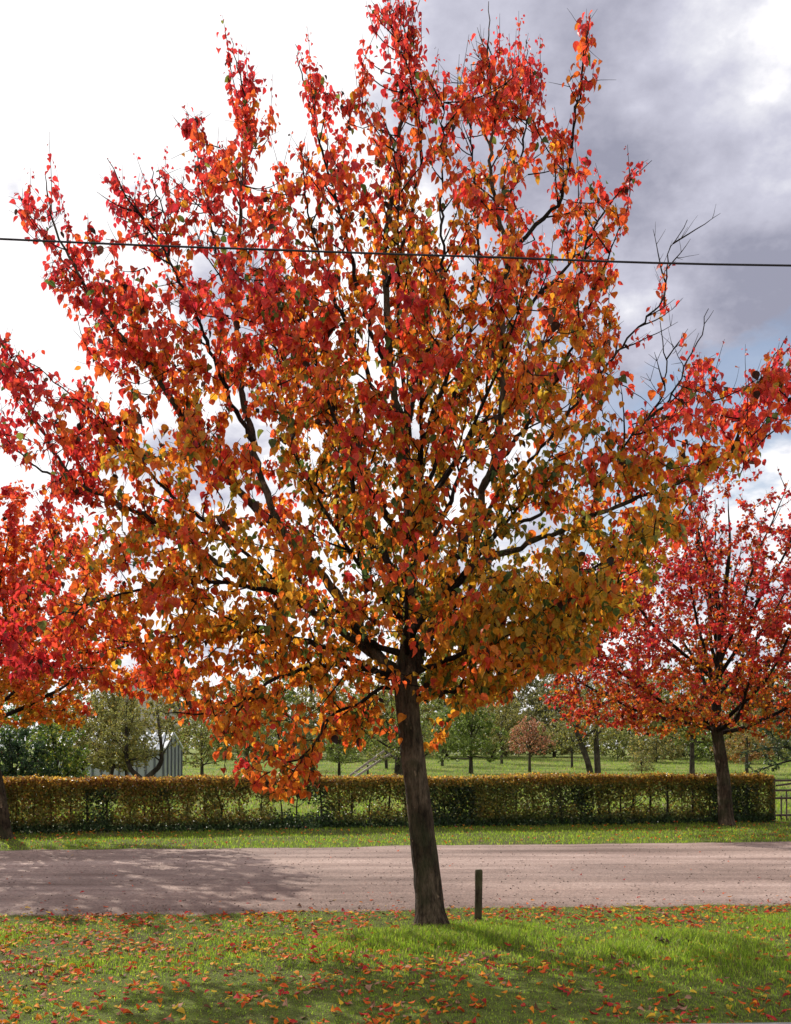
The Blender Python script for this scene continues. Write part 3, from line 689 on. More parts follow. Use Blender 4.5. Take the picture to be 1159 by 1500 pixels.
# row of grey olive trees in front of the greenhouse
for px, lab, HH, ln in ((128, 'leftmost of the grey olive trees in front of the greenhouse', 3.3, -.15), (160, 'thin stemmed olive tree left of the forked one before the greenhouse', 3.7, .15), (188, 'tall grey olive tree before the middle of the greenhouse', 3.9, -.1)):
    b0 = bg(px, 33)
    orchard(lab, px, 33 + rng.uniform(-1, 1), HH, 1.0, 1.25, OLIVE, [3, 3, 2, 2, 2], .07, 13, 1.0, .075, .024, e0=6, group='olive green trees before the greenhouse', gap=.13,
            trunks=None, lean=(ln, 0))
b0 = bg(214, 31)
orchard('dark forked fruit tree before the right end of the greenhouse', 214, 31, 3.1, 1.15, 1.25, OLIVE, [3, 2, 1, 2, 2], .095, 10, .85, .07, .028, e0=10, group='olive green trees before the greenhouse',
        trunks=[[b0 + (.04, 0, -.08), b0 + (-.08, 0, .5), b0 + (-.5, .1, .9), b0 + (-.62, .1, 1.35)], [b0 + (.06, 0, -.08), b0 + (-.04, 0, .5), b0 + (.35, .1, .95), b0 + (.45, .1, 1.2)]])
YG = [(.10, .16, .022), (.2, .25, .03), (.05, .09, .02), (.3, .28, .04)]
make_tree('shrub', 'leafy yellow green shrub behind the hedge left of the greenhouse', bg(84, 27), 2.35, .35, 1.15, 18, .05, colour_mix(YG, [3, 3, 3, 1]), 1.2, .085, .026, .12, (.3, .7), group='shrubs behind the hedge', cat='shrub', e0=8)
make_tree('shrub', 'dark green shrub behind the hedge at the left edge', bg(18, 25.5), 2.1, .3, 1.25, 20, .05, colour_mix([(.02, .045, .018), (.035, .07, .02), (.1, .15, .025)], [4, 3, 1]), 1.3, .08, .024, .12, (.3, .7), group='shrubs behind the hedge', cat='shrub', e0=4)
make_tree('shrub', 'bare low shrub in the meadow right of the forked trunks', bg(940, 52), 1.3, .3, .75, 10, .03, colour_mix(OLIVE, [1, 1, 1, 1, 1]), .10, .07, .06, .12, (.2, .5), group='shrubs behind the hedge', cat='shrub', e0=15)

# tree belt behind the orchard
BELT = [(-70, 100, 8.5, 3.5, 1), (40, 92, 7.0, 3.0, 2), (142, 98, 7.4, 3.3, 3), (268, 104, 7.6, 3.2, 3), (350, 96, 5.6, 3.0, 1), (440, 102, 6.2, 3.3, 0), (530, 98, 5.4, 3.0, 3),
        (610, 106, 6.4, 3.3, 1), (690, 100, 6.0, 3.2, 2), (748, 108, 8.4, 3.0, 4), (795, 102, 9.0, 3.2, 4), (850, 108, 8.0, 3.3, 0), (925, 98, 6.0, 3.0, 1), (1000, 104, 7.0, 3.2, 2), (1085, 98, 6.4, 3.0, 3), (1170, 104, 7.5, 3.3, 0)]
BCOL = {0: OLIVE, 1: [(.16, .19, .045), (.22, .25, .055), (.28, .27, .065)], 2: GREEN, 3: [(.28, .25, .07), (.20, .20, .06), (.36, .28, .07), (.15, .17, .05)], 4: [(.09, .10, .035), (.14, .145, .045), (.18, .155, .055)]}
BLAB = {0: 'olive brown', 1: 'mid green', 2: 'fresh green', 3: 'yellowing', 4: 'dark'}
places = {-190: 'beyond the left frame edge', -70: 'behind the left red pear', 40: 'behind the dark shrub at left', 142: 'left of the house roof', 268: 'right of the house roof', 350: 'behind the spreading olive fruit tree', 440: 'behind the low orange branch', 530: 'above the ladder', 610: 'behind the big pear trunk', 690: 'behind the round apple tree', 748: 'above the salmon pink tree', 795: 'tallest, left of the crimson pear', 850: 'behind the forked trunks', 925: 'above the bare low shrub', 1000: 'under the crimson pear crown', 1085: 'right of the crimson pear trunk', 1170: 'above the gate', 1270: 'past the right frame edge', 1390: 'farthest right past the frame'}
places.update({395: 'right of the spreading olive tree', 485: 'nearer one above the small bushy fruit tree', 575: 'nearer one beside the ladder top', 655: 'nearer one left of the round apple tree', 722: 'nearer one right of the round apple tree', 812: 'nearer, behind the loose yellow one', 960: 'nearer one behind the bare shrub', 1050: 'nearer one behind the crimson pear trunk', 1125: 'nearer one left of the gate'})
BELT += [(395, 84, 5.2, 2.8, 2), (485, 80, 4.7, 2.6, 3), (575, 86, 5.4, 2.7, 0), (655, 88, 5.6, 2.7, 1), (722, 82, 5.0, 2.4, 0), (812, 86, 6.2, 2.7, 4), (960, 82, 5.0, 2.6, 0), (1050, 84, 5.4, 2.7, 1), (1125, 82, 5.2, 2.6, 2)]
for px, Y, H, R, k in BELT:
    make_tree('deciduous_tree', BLAB[k] + ' tree in the far tree belt, ' + places[px], bg(px, Y), H * (1.06 if px < 300 else 1.40 if k != 4 else 1.12), 1.0, R * 1.4, 11, .16, colour_mix(BCOL[k], [1] * len(BCOL[k])), 1.0, .20, .085, .42, (.7, 1.6), group='tree belt behind the orchard', e0=-6, tw=.34, sizevar=1.25, nfill=460, low=.08)
# low bushes at the far meadow edge
for px, by, bh, lab, k in ((905, 76, 3.0, 'pale bush at the far meadow edge right of the forked trunks', 1), (962, 72, 2.5, 'yellow bush at the far meadow edge beside the bare shrub', 3), (1012, 78, 3.1, 'dark bush at the far meadow edge left of the crimson pear trunk', 4), (1042, 74, 2.6, 'fresh green bush at the far meadow edge behind the crimson pear trunk', 2),
        (1092, 70, 2.2, 'rusty orange bush at the far meadow edge right of the crimson pear trunk', 5), (1140, 75, 3.0, 'mid green bush at the far meadow edge above the gate', 1), (760, 86, 2.9, 'dark low bush behind the salmon pink tree', 4), (812, 84, 2.6, 'yellowing bush left of the loose yellow green tree', 3), (640, 86, 2.7, 'mid green low bush behind the big pear trunk', 1),
        (712, 90, 2.6, 'olive bush behind the round apple tree', 0), (570, 84, 2.6, 'dark bush behind the ladder top', 4), (520, 88, 2.4, 'fresh green bush above the ladder foot', 2), (455, 86, 2.7, 'yellowing bush behind the pale green fruit tree', 3), (390, 84, 2.8, 'olive bush right of the spreading fruit tree', 0), (318, 80, 2.8, 'mid green bush right of the greenhouse', 1)):
    make_tree('bush', lab, bg(px, by), bh, .25, 2.4, 12, .05, colour_mix(BCOL.get(k, [(.35, .15, .03), (.25, .17, .05)]), [1] * len(BCOL.get(k, [1, 1]))), 1.0, .18, .06, .3, (.5, 1.0), group='bushes at the far meadow edge', cat='bush', e0=2, tw=.25, nfill=150, low=.02)

# ------------------------------------------------------------------ hedge
hA = P(-260, 1224, 18.1); hA[2] = 0
hB = np.array([(1122 - CX) / F * 21.45, 21.45, 0])
hd = nrm(hB - hA); HL = np.linalg.norm(hB - hA); hn = np.array([-hd[1], hd[0], 0])
hedge = empty('hedge', tuple(hA), 'clipped waist high hornbeam hedge with browning leaves along the far verge', 'hedge')
n = 165000
u = rng.uniform(0, HL, n); w = np.where(rng.random(n) < .75, np.sign(rng.normal(0, 1, n)) * (.30 - np.abs(rng.normal(0, .045, n))), rng.uniform(-.3, .3, n))
z = rng.uniform(.02, 1.0, n)
ntop = 26000
z[:ntop] = 1.0 - np.abs(rng.normal(0, .05, ntop)); w[:ntop] = rng.uniform(-.31, .31, ntop)
u[ntop:ntop + 1800] = HL - np.abs(rng.normal(0, .07, 1800))
cl = .5 + .5 * np.sin(u * 2 * np.pi / .52 + 2 * vnoise(u * .7, u * 0, 3))
dens = .46 + .45 * fbm(u * 2.0, z * 1.6, 51) + .30 * cl * (vnoise(u * .45, z * 0, 9) > .3) + .55 * np.clip((z - .72) / .18, 0, 1) + .55 * np.clip((.26 - z) / .14, 0, 1)
dens -= .75 * np.exp(-((z - .44) / .22) ** 2) * np.clip(fbm(u * 1.1, z * 1.5 + 2, 61) * 2.6 - .9, 0, 1)
keep = rng.random(n) < dens; keep[:ntop] = True
u, w, z = u[keep], w[keep], z[keep]
z = z * (.985 + .012 * np.sin(u * 1.9) + .07 * (vnoise(u * 1.4, u * 0, 5) - .5) + .03 * (vnoise(u * 4.2, u * 0, 6) - .5)) + .03 * (rng.random(len(z)) < .06) * (z > .9)
bulge = 1 + .30 * (fbm(u * 1.3, z * 2, 81) - .5) * 2
hp = hd[None] * u[:, None] + hn[None] * (w * bulge)[:, None] + np.array([0, 0, 1.0])[None] * z[:, None]
wx = (hA + hd * u[:, None])[:, 0]
lf = np.clip((1 - wx) / 5, 0, 1)      # browner on the left
t = rng.random(len(u)) + (fbm(u * 1.5, z * 3, 71) - .5) * .5
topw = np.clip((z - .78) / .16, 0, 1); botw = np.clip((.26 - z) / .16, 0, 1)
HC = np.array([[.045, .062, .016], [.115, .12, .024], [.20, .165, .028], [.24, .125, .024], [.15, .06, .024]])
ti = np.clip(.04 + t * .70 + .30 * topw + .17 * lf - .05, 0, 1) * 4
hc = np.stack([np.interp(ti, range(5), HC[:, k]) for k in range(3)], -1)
pillar_shade = np.clip((vnoise(u * 1.7, z * .5, 93) * .6 + vnoise(u * 4.1, z * 1.2, 94) * .4 - .50) * 6, 0, 1) * np.clip((.86 - z) / .12, 0, 1) * (rng.random(len(u)) < .85)  # dark pillars: shade in the hedge painted into leaf colour, plus darker foliage
hc = hc * (1 - pillar_shade[:, None]) + np.array([.022, .036, .013]) * pillar_shade[:, None]
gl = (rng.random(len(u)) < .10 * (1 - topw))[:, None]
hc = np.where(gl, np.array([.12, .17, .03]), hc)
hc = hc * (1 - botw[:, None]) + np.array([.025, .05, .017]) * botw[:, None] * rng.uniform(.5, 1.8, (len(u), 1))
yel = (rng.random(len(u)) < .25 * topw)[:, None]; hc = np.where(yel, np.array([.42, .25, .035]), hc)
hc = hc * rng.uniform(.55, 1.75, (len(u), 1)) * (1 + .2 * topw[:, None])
a1 = rng.normal(0, 1, (len(u), 3)); a1[:, 2] -= .3; a2 = rng.normal(0, 1, (len(u), 3)) + hn * np.sign(w)[:, None] * .9 + np.array([0, 0, .5])
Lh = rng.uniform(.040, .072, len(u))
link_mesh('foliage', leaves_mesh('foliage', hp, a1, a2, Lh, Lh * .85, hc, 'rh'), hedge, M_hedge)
print('LEAVES hedge', len(u))
u0 = .2; k = 0
while u0 < HL - .1:
    T = Tubes(); q = hd * u0 + hn * rng.uniform(-.06, .06)
    top = q + hd * rng.normal(0, .06) + np.array([0, 0, rng.uniform(.8, .93)])
    st = catmull([q + (0, 0, -.05), q + hd * rng.normal(0, .03) + (0, 0, .4), top], .1)
    r0 = rng.uniform(.016, .036)
    T.add(st, np.linspace(r0, r0 * .4, len(st)), 6, .12)
    for j in range(6):
        i = rng.integers(1, len(st) - 1)
        sh = shoot(st[i], hd * rng.normal(0, 1) + hn * rng.normal(0, .6) + np.array([0, 0, .7]), rng.uniform(.2, .42), .6, .25)
        T.add(sh, np.linspace(r0 * .4, .003, len(sh)), 4)
    T.build('stem', M_bark2, hedge)
    u0 += rng.uniform(.22, .42); k += 1
pass

# ------------------------------------------------------------------ gate
M_gate = simple_mat('gate_wood', (.085, .060, .048), .75, .3, 14, stretch=(1, 1, 4))
gY = 21.75
def GP(px, py): 
    a = (px - CX) / F * gY
    return np.array([a, gY + .16 * (a - hB[0]), CH - (py - HY) / F * gY])
gate = empty('gate', tuple(GP(1132, 1202) * (1, 1, 0)), 'brown barred garden gate at the right end of the hedge', 'gate')
go = np.array(gate.location)
def gbar(name, a, b, w, bev=.006):
    s = Shape(); s.bar(a - go, b - go, w, w); return s.build(name, M_gate, gate, bev)
gbar('gate_post', GP(1133, 1206), GP(1133, 1140), .09)
gbar('gate_post', GP(1262, 1206), GP(1262, 1138), .09)
for yy in (1143.5, 1158, 1169.5, 1194.5): gbar('rail', GP(1136.2, yy), GP(1258.8, yy - .4), .045)
s = Shape(); s.bar(GP(1137, 1151) - go + (0, -.046, 0), GP(1200, 1143) - go + (0, -.046, 0), .04); s.build('brace', M_gate, gate, .006)
for i, xx in enumerate(np.arange(1145.5, 1258, 8.2)):
    s = Shape(); a = GP(xx, 1202.5) - go; b = GP(xx, 1165.5 if i % 2 == 0 else 1158.5) - go
    s.bar(a + (0, -.037, 0), b + (0, -.037, 0), .028); s.build('picket', M_gate, gate, .004)

# ------------------------------------------------------------------ greenhouse
M_frame = simple_mat('greenhouse_frame', (.09, .10, .10), .6, .2, 8)
M_white = simple_mat('greenhouse_rafter', (.72, .74, .76), .4, .08, 5)
def glass_mat(name, col, tr):
    m, nt = new_mat(name); n = N(nt)
    tc = n('ShaderNodeNewGeometry'); t = n('ShaderNodeTexNoise', i={'Vector': tc.outputs['Position'], 'Scale': 1.6, 'Detail': 4.0})
    r = ramp(n, t.outputs[0], [(.3, tuple(c * .75 for c in col)), (.7, col)])
    p = n('ShaderNodeBsdfPrincipled', i={'Base Color': r, 'Roughness': .12, 'Specular IOR Level': .8})
    tp_ = n('ShaderNodeBsdfTransparent', i={'Color': (.85, .92, .9, 1)})
    mx = n('ShaderNodeMixShader', i={0: tr, 1: p, 2: tp_}); n('ShaderNodeOutputMaterial', i={0: mx}); return m
M_glass = glass_mat('greenhouse_glass', (.40, .43, .43), .22)
M_glassr = glass_mat('greenhouse_roof_glass', (.62, .66, .68), .1)
gY0, gY1 = 38.0, 41.2
gx0 = (84 - CX) / F * gY0; gx1 = (266 - CX) / F * gY1
gh = empty('greenhouse', ((gx0 + gx1) / 2, gY0, 0), 'long low glass greenhouse with bright roof behind the olive trees', 'greenhouse')
o0 = np.array(gh.location)
ez, rz = 1.46, 2.05
ym = (gY0 + gY1) / 2
s = Shape(); s.bar(np.array([gx0, gY0, .12]) - o0, np.array([gx1, gY0, .12]) - o0, .12, .28); s.bar(np.array([gx1, gY0 + .07, .12]) - o0, np.array([gx1, gY1 - .07, .12]) - o0, .12, .28); s.build('base_wall', simple_mat('greenhouse_base', (.3, .3, .28), .9), gh)
npost = 13
for i in range(npost):
    x = gx0 + (gx1 - gx0) * i / (npost - 1)
    s = Shape(); s.bar(np.array([x, gY0, .26]) - o0, np.array([x, gY0, ez - .03]) - o0, .07); s.build('post', M_frame, gh)
    s = Shape(); s.bar(np.array([x, gY0 - .06, ez + .06]) - o0, np.array([x, ym, rz + .06]) - o0, .06); s.build('rafter', M_white, gh)
for i in range(1, 6):
    y_ = gY0 + (gY1 - gY0) * i / 5; zt_ = ez + (rz - ez) * (1 - abs(y_ - ym) / (ym - gY0))
    s = Shape(); s.bar(np.array([gx1 + .012, y_ - .04 * (i == 5), .27]) - o0, np.array([gx1 + .012, y_ - .04 * (i == 5), zt_ - .03]) - o0, .07); s.build('post', M_frame, gh)
s = Shape()
for y_ in (gY0 - .06, gY1 + .06): s.bar(np.array([gx1 + .05, y_, ez + .06]) - o0, np.array([gx1 + .05, ym, rz + .06]) - o0, .05)
s.build('gable_trim', M_white, gh)
s = Shape(); s.bar(np.array([gx0, gY0, ez]) - o0, np.array([gx1, gY0, ez]) - o0, .07, .06); s.build('gutter', M_white, gh)
s = Shape()
s.poly([np.array(v) - o0 for v in ((gx0, gY0 - .005, .26), (gx1, gY0 - .005, .26), (gx1, gY0 - .005, ez - .04), (gx0, gY0 - .005, ez - .04))], [(0, 1, 2, 3)])
s.poly([np.array(v) - o0 for v in ((gx1, gY0, .26), (gx1, gY1, .26), (gx1, gY1, ez), (gx1, ym, rz), (gx1, gY0, ez))], [(0, 1, 2, 3, 4)])
s.poly([np.array(v) - o0 for v in ((gx0, gY1, .26), (gx1, gY1, .26), (gx1, gY1, ez), (gx0, gY1, ez))], [(3, 2, 1, 0)])
s.build('wall_glazing', M_glass, gh)
s = Shape()
s.poly([np.array(v) - o0 for v in ((gx0, gY0 - .08, ez + .02), (gx1, gY0 - .08, ez + .02), (gx1, ym, rz + .02), (gx0, ym, rz + .02), (gx1, gY1 + .08, ez + .02), (gx0, gY1 + .08, ez + .02))], [(0, 1, 2, 3), (3, 2, 4, 5)])
s.build('roof_glazing', M_glassr, gh)

# ------------------------------------------------------------------ house far behind
hy = 113.0
hc_ = bg(206, hy); house = empty('house', tuple(hc_), 'house with steep dark roof and pale gable trim behind the trees at left', 'house')
M_roof = simple_mat('roof_tile', (.045, .038, .045), .8, .3, 5)
M_wall = simple_mat('house_render', (.5, .46, .4), .9, .1, 2)
s = Shape(); w2, dd, e_, r_ = 3.5, 9.0, 4.9, 8.9
s.poly([(-w2, 0, 0), (w2, 0, 0), (w2, 0, e_), (0, 0, r_ - .1), (-w2, 0, e_), (-w2, dd, 0), (w2, dd, 0), (w2, dd, e_), (0, dd, r_ - .1), (-w2, dd, e_)], [(0, 1, 2, 3, 4), (9, 8, 7, 6, 5), (1, 6, 7, 2), (0, 4, 9, 5)])
s.build('wall', M_wall, house)
s = Shape()
for sg in (-1, 1):
    a = np.array([sg * (w2 + .35), -.3, e_ - .42]); b = np.array([0, -.3, r_ + .05]); th_ = np.array([0, 0, .14]); dv = np.array([0, dd + .6, 0])
    s.poly([a, b, b + dv, a + dv, a + th_, b + th_, b + dv + th_, a + dv + th_], [(0, 1, 2, 3), (7, 6, 5, 4), (0, 4, 5, 1), (1, 5, 6, 2), (2, 6, 7, 3), (3, 7, 4, 0)])
roof = s.build('roof', M_roof, house)
s = Shape()
for sg in (-1, 1): s.bar((sg * (w2 + .36), -.34, e_ - .36), (sg * .05, -.34, r_ + .07), .06, .22)
s.build('gable_trim', M_white, roof)
for sx in (-1.2, 1.2):
    s = Shape(); s.bar((sx, -.04, 1.2), (sx, -.04, 2.5), 1.0, .06, up=(0, 1, 0)); wn = s.build('window', M_white, house)
    s = Shape(); s.poly([(sx - .42, -.076, 1.28), (sx + .42, -.076, 1.28), (sx + .42, -.076, 2.42), (sx - .42, -.076, 2.42)], [(0, 1, 2, 3)]); s.build('pane', M_glass, wn)

# ------------------------------------------------------------------ ladder against the old fruit tree
M_lad = simple_mat('ladder_wood', (.26, .215, .18), .7, .25, 10, stretch=(1, 1, 3))
lY = 41.7
A1, B1 = P(506, 1141, lY - .3), P(563, 1100, lY); A2, B2 = P(515, 1142, lY - 1.0), P(572, 1104, lY - .3)
e = nrm(B1 - A1); ext = A1[2] / e[2]
A1 = A1 - e * ext; e2 = nrm(B2 - A2); A2 = A2 - e2 * (A2[2] / e2[2])
lad = empty('ladder', tuple((A1 + A2) / 2 * (1, 1, 0)), 'long weathered wooden ladder leaning against the pruned fruit tree', 'ladder'); lo = np.array(lad.location)
for a, b in ((A1, B1), (A2, B2)):
    s = Shape(); s.bar(a - lo, b - lo, .06, .09); s.build('side_rail', M_lad, lad, .01)
nr = int(np.linalg.norm(B1 - A1) / .3)
for i in range(1, nr):
    t = i / nr; s = Shape(); s.bar(A1 + (B1 - A1) * t - lo, A2 + (B2 - A2) * t - lo, .035); s.build('rung', M_lad, lad, .006)

# ------------------------------------------------------------------ short wooden post
M_post = bark_mat('post_wood', (.045, .036, .022), (.13, .105, .065), 2.2, False, .006, (.07, .075, .03))
pb = P(700.5, 1350, 2325 / 255.0); pb[2] = 0
post = empty('wooden_post', tuple(pb), 'short weathered round wooden post standing in grass right of the big pear trunk', 'post')
T = Tubes(); hh = (1350 - 1274) / F * pb[1]
zz = np.concatenate([np.linspace(-.15, hh - .008, 14), [hh]])
T.add(np.stack([.006 * np.sin(zz * 3), zz * 0, zz], -1), np.concatenate([np.full(14, .0335), [.028]]) , 20, .05)
T.build('shaft', M_post, post)
T = Tubes(); T.add(np.array([[.003, 0, hh + .0005], [.003, 0, hh + .0035]]), np.array([.027, .026]), 16); T.build('sawn_top', simple_mat('sawn_wood', (.2, .17, .12), .9, .3, 60), post)

# ------------------------------------------------------------------ overhead cable
M_wire = simple_mat('cable_rubber', (.018, .014, .018), .5, .2, 3, bump=.0005)
wpx = [(-2600, 190), (-1200, 290), (0, 350), (430, 367), (700, 376), (1159, 389), (2200, 395), (3600, 370)]
wp = catmull([P(a, b, 5.6) for a, b in wpx], .25)
T = Tubes(); T.add(wp, np.full(len(wp), .0058), 8)
ca = T.build('overhead_cable', M_wire); tag(ca, 'thin black overhead cable crossing in front of the upper pear crown', 'cable')

# ------------------------------------------------------------------ grass
def blades(name, x, y, h, wid, col, label, mat=M_grass):
    n = len(x); z = zground(x, y)
    a = rng.uniform(0, 2 * np.pi, n); b = rng.uniform(0, 2 * np.pi, n)
    sx = np.stack([np.cos(a), np.sin(a), np.zeros(n)], -1) * (wid / 2)[:, None]
    ln = np.stack([np.cos(b), np.sin(b), np.zeros(n)], -1) * (h * rng.uniform(.1, .75, n))[:, None]
    base = np.stack([x, y, z - .004], -1); up = np.array([0, 0, 1.0])
    m = base + ln * .3 + up * (h * .6)[:, None]; t = base + ln + up * (h * rng.uniform(.75, 1.0, n))[:, None]
    V = np.stack([base - sx, base + sx, m - sx * .75, m + sx * .75, t], 1)
    T = np.array([[0, 1, 3], [0, 3, 2], [2, 3, 4]])[None] + (np.arange(n) * 5)[:, None, None]
    o = link_mesh(name, mesh_np(name, V.reshape(-1, 3), T.reshape(-1, 3), np.repeat(col[:, None], 5, 1).reshape(-1, 3)), None, mat)
    return tag(o, label, 'grass', kind='stuff')

def grass_cols(n, dry):
    c = np.array([[.16, .27, .02], [.25, .37, .026], [.34, .42, .045], [.10, .15, .024]])[rng.choice(4, n, p=[.35, .35, .15, .15])]
    d = rng.random(n) < dry; c[d] = np.array([.22, .19, .075]) * rng.uniform(.6, 1.2, (d.sum(), 1))
    return c * rng.uniform(.75, 1.25, (n, 1))
n = 520000
x = rng.uniform(-5.5, 6.0, n); y = rng.uniform(5.3, 10.9, n)
ed = near_edge(x) + (fbm(x * 1.3, 0 * x, 21) - .5) * .5
patch = fbm(x * .9, y * 1.1, 15); fine = vnoise(x * 5, y * 5, 16)
tx0 = tree.location[0]
tuft = np.exp(-(((x - tx0 - .35) / .55) ** 2 + ((y - 8.75) / .35) ** 2)) + .38 * np.exp(-(((x - .7) / 2.2) ** 2 + ((y - 8.0 - .5 * (vnoise(x * 1.3, y * 0, 44) - .5)) / .5) ** 2)) * (.4 + 1.2 * vnoise(x * 2.3, y * 2.3, 45))
lush = np.clip((patch - .36) * 3.2, 0, 1) * np.clip((y - 6.5) / .8, .22, 1) * np.clip((ed - .25 - y) / .7, .12, 1)
lush = np.clip(lush + tuft, 0, 1.3)
keep = (y < ed + .06 + .1 * rng.normal(0, 1, n) * (rng.random(n) < .2)) & (rng.random(n) < .28 + .55 * lush) & (y > pave_edge(x) + .03)
x, y, lush, fine = x[keep], y[keep], lush[keep], fine[keep]
h = (.016 + .048 * lush * (.35 + .65 * fine) + .03 * np.clip(lush - .8, 0, 1)) * rng.uniform(.6, 1.4, len(x))
wd = rng.uniform(.0028, .0066, len(x))
blades('grass', x, y, h, wd, grass_cols(len(x), .16 * 1 + 0), 'short leaf strewn grass round the big pear tree in the foreground')
n = 120000
x = rng.uniform(-11, 13, n); y = rng.uniform(14.2, 21.6, n)
ed = far_edge(x) + (fbm(x * 1.1, 3 + 0 * x, 22) - .5) * .4
hl = hA[1] + (x - hA[0]) * (hB[1] - hA[1]) / (hB[0] - hA[0])
keep = (y > ed - .05) & (y < np.where(x < hB[0], hl - .05, 99)) & (rng.random(n) < .35 + .65 * fbm(x * .8, y * 1.2, 18))
x, y = x[keep], y[keep]
blades('grass', x, y, rng.uniform(.025, .065, len(x)), rng.uniform(.006, .012, len(x)), grass_cols(len(x), .08), 'green grass strip between the gravel road and the hedge')
n = 90000
y = 21 + 60 * rng.random(n) ** 1.7; x = rng.uniform(-.6, .6, n) * y
hl = hA[1] + (x - hA[0]) * (hB[1] - hA[1]) / (hB[0] - hA[0])
keep = (y > hl + .1)
x, y = x[keep], y[keep]
pc = (np.abs(x - (c0[0] + .9 + 16 * (y - 20.9) / 7)) < 1.3) & (y < 28)
x, y = x[~pc], y[~pc]
cm = grass_cols(len(x), .22) * .85
blades('grass', x, y, rng.uniform(.04, .12, len(x)) * (1 + .004 * y), rng.uniform(.008, .016, len(x)) * (1 + y / 40), cm, 'bright meadow grass under the orchard trees behind the hedge')

# ------------------------------------------------------------------ fallen leaves
KINDS = [('crimson', (.44, .03, .03), .20), ('red orange', (.60, .10, .02), .29), ('orange', (.64, .22, .02), .22), ('yellow', (.66, .42, .04), .10), ('pale pinkish tan', (.38, .20, .13), .09), ('brown', (.13, .06, .03), .10)]
n = 12500
x = rng.uniform(-4.6, 5.2, n); y = rng.uniform(5.5, 10.3, n)
ed = near_edge(x)
# drifts along the road edge and in the near left and right grass
ker = .17 + .55 * np.clip((fbm(x * .9, y * 1.4, 91) - .35) * 3, 0, 1)
ker += 1.2 * np.exp(-((y - (ed - .42)) / .34) ** 2) * np.clip((x + .2) / 1.4, .30, 1)
ker += .35 * np.exp(-((y - 6.25) / .35) ** 2) + .22 * np.clip((.2 - x) / 1.5, 0, 1)
ker *= np.where(y > ed, .06, 1)
ker *= 1 - .75 * np.exp(-(((x - .7) / .8) ** 2 + ((y - 8.3) / .5) ** 2))
keep = (rng.random(n) < ker * (.55 + .9 * (vnoise(x * 2.6, y * 3.2, 95) > .52))) & (y > pave_edge(x) + .06); x, y = x[keep], y[keep]
ix, iy = proj(np.stack([x, y, zground(x, y)], -1))
vis = (ix > -15) & (ix < 1175) & (iy < 1505)
order = np.argsort(np.where(vis, y, 99))
near = order[:300]; rest = np.setdiff1d(np.arange(len(x)), near)
kidx = rng.choice(6, len(x), p=[k[2] for k in KINDS])
def litter_xform(m):
    """leaf axes for leaves lying on the ground, some tilted and curled"""
    a = rng.uniform(0, 2 * np.pi, m); ax = np.stack([np.cos(a), np.sin(a), rng.normal(0, .08, m)], -1)
    no = np.stack([rng.normal(0, .22, m), rng.normal(-.05, .22, m), np.ones(m)], -1)
    return ax, no
var = {}
for ki, (nm, c, _) in enumerate(KINDS):
    for v in range(5):
        ax, no = litter_xform(1); Lf = rng.uniform(.050, .074)
        cc = np.array([c]) * rng.uniform(.75, 1.2)
        var[ki, v] = leaves_mesh('fallen_leaf', -nrm(ax) * Lf / 2, ax, no, np.array([Lf]), np.array([Lf * rng.uniform(.6, .8)]), cc, 'ov', np.array([rng.uniform(.5, 3.2) * rng.choice([-1, 1, 1])]))
        var[ki, v].materials.append(M_litter)
zl = zground(x, y)
for i in near:
    ki = int(kidx[i]); o = bpy.data.objects.new('fallen_leaf', var[ki, int(rng.integers(5))]); COL.objects.link(o)
    o.location = (x[i], y[i], zl[i] + rng.uniform(.006, .022)); o.rotation_euler = (rng.normal(0, .12), rng.normal(0, .12), rng.uniform(0, 6.28))
    sc = rng.uniform(.5, 1.02); o.scale = (sc, sc, sc)
    tag(o, KINDS[ki][0] + ' fallen leaf lying on the short grass nearest the camera', 'leaf', KINDS[ki][0] + ' fallen leaves on the near grass')
# rest of the near litter, the far verge and the road
nx, ny, nk = x[rest], y[rest], kidx[rest]; ns = np.full(len(nx), 1.0)
n2 = 3400; x2 = rng.uniform(-9, 11, n2); y2 = rng.uniform(15, 21, n2); e2_ = far_edge(x2)
hl2 = hA[1] + (x2 - hA[0]) * (hB[1] - hA[1]) / (hB[0] - hA[0])
k2 = (y2 > e2_) & (y2 < hl2 - .2) & (rng.random(n2) < .25 + .5 * np.exp(-((y2 - e2_ - .4) / .5) ** 2) + .25 * (np.abs(x2 - br[0]) < 3) + .25 * (np.abs(x2 - bl[0]) < 3))
x2, y2 = x2[k2], y2[k2]
n3 = 260; x3 = rng.uniform(-7, 8, n3); y3 = near_edge(x3) + 6.2 * rng.random(n3) ** 2.6; k3 = y3 < far_edge(x3)
x3, y3 = x3[k3], y3[k3]
ax_ = np.concatenate([nx, x2, x3]); ay_ = np.concatenate([ny, y2, y3]); m = len(ax_)
kk = np.concatenate([nk, rng.choice(6, len(x2), p=[.1, .28, .28, .16, .1, .08]), rng.choice(6, len(x3), p=[.15, .25, .15, .05, .1, .3])])
az_ = zground(ax_, ay_) + rng.uniform(.010, .028, m); az_[len(nx):len(nx) + len(x2)] += .03; az_[len(nx) + len(x2):] = .048
a, b = litter_xform(m); Lf = rng.uniform(.030, .062, m); Lf[len(nx) + len(x2):] *= rng.uniform(.35, .9, len(x3))
cc = np.array([k[1] for k in KINDS])[kk] * rng.uniform(.7, 1.2, (m, 1))
lo_ = link_mesh('fallen_leaves', leaves_mesh('fallen_leaves', np.stack([ax_, ay_, az_], -1), a, b, Lf, Lf * rng.uniform(.55, .8, m), cc, 'ov', rng.uniform(.6, 2.2, m) * rng.choice([-1, 1, 1], m)), None, M_litter)
tag(lo_, 'scattered red, orange and yellow leaf litter along both road edges and verges', 'leaf litter', kind='stuff')
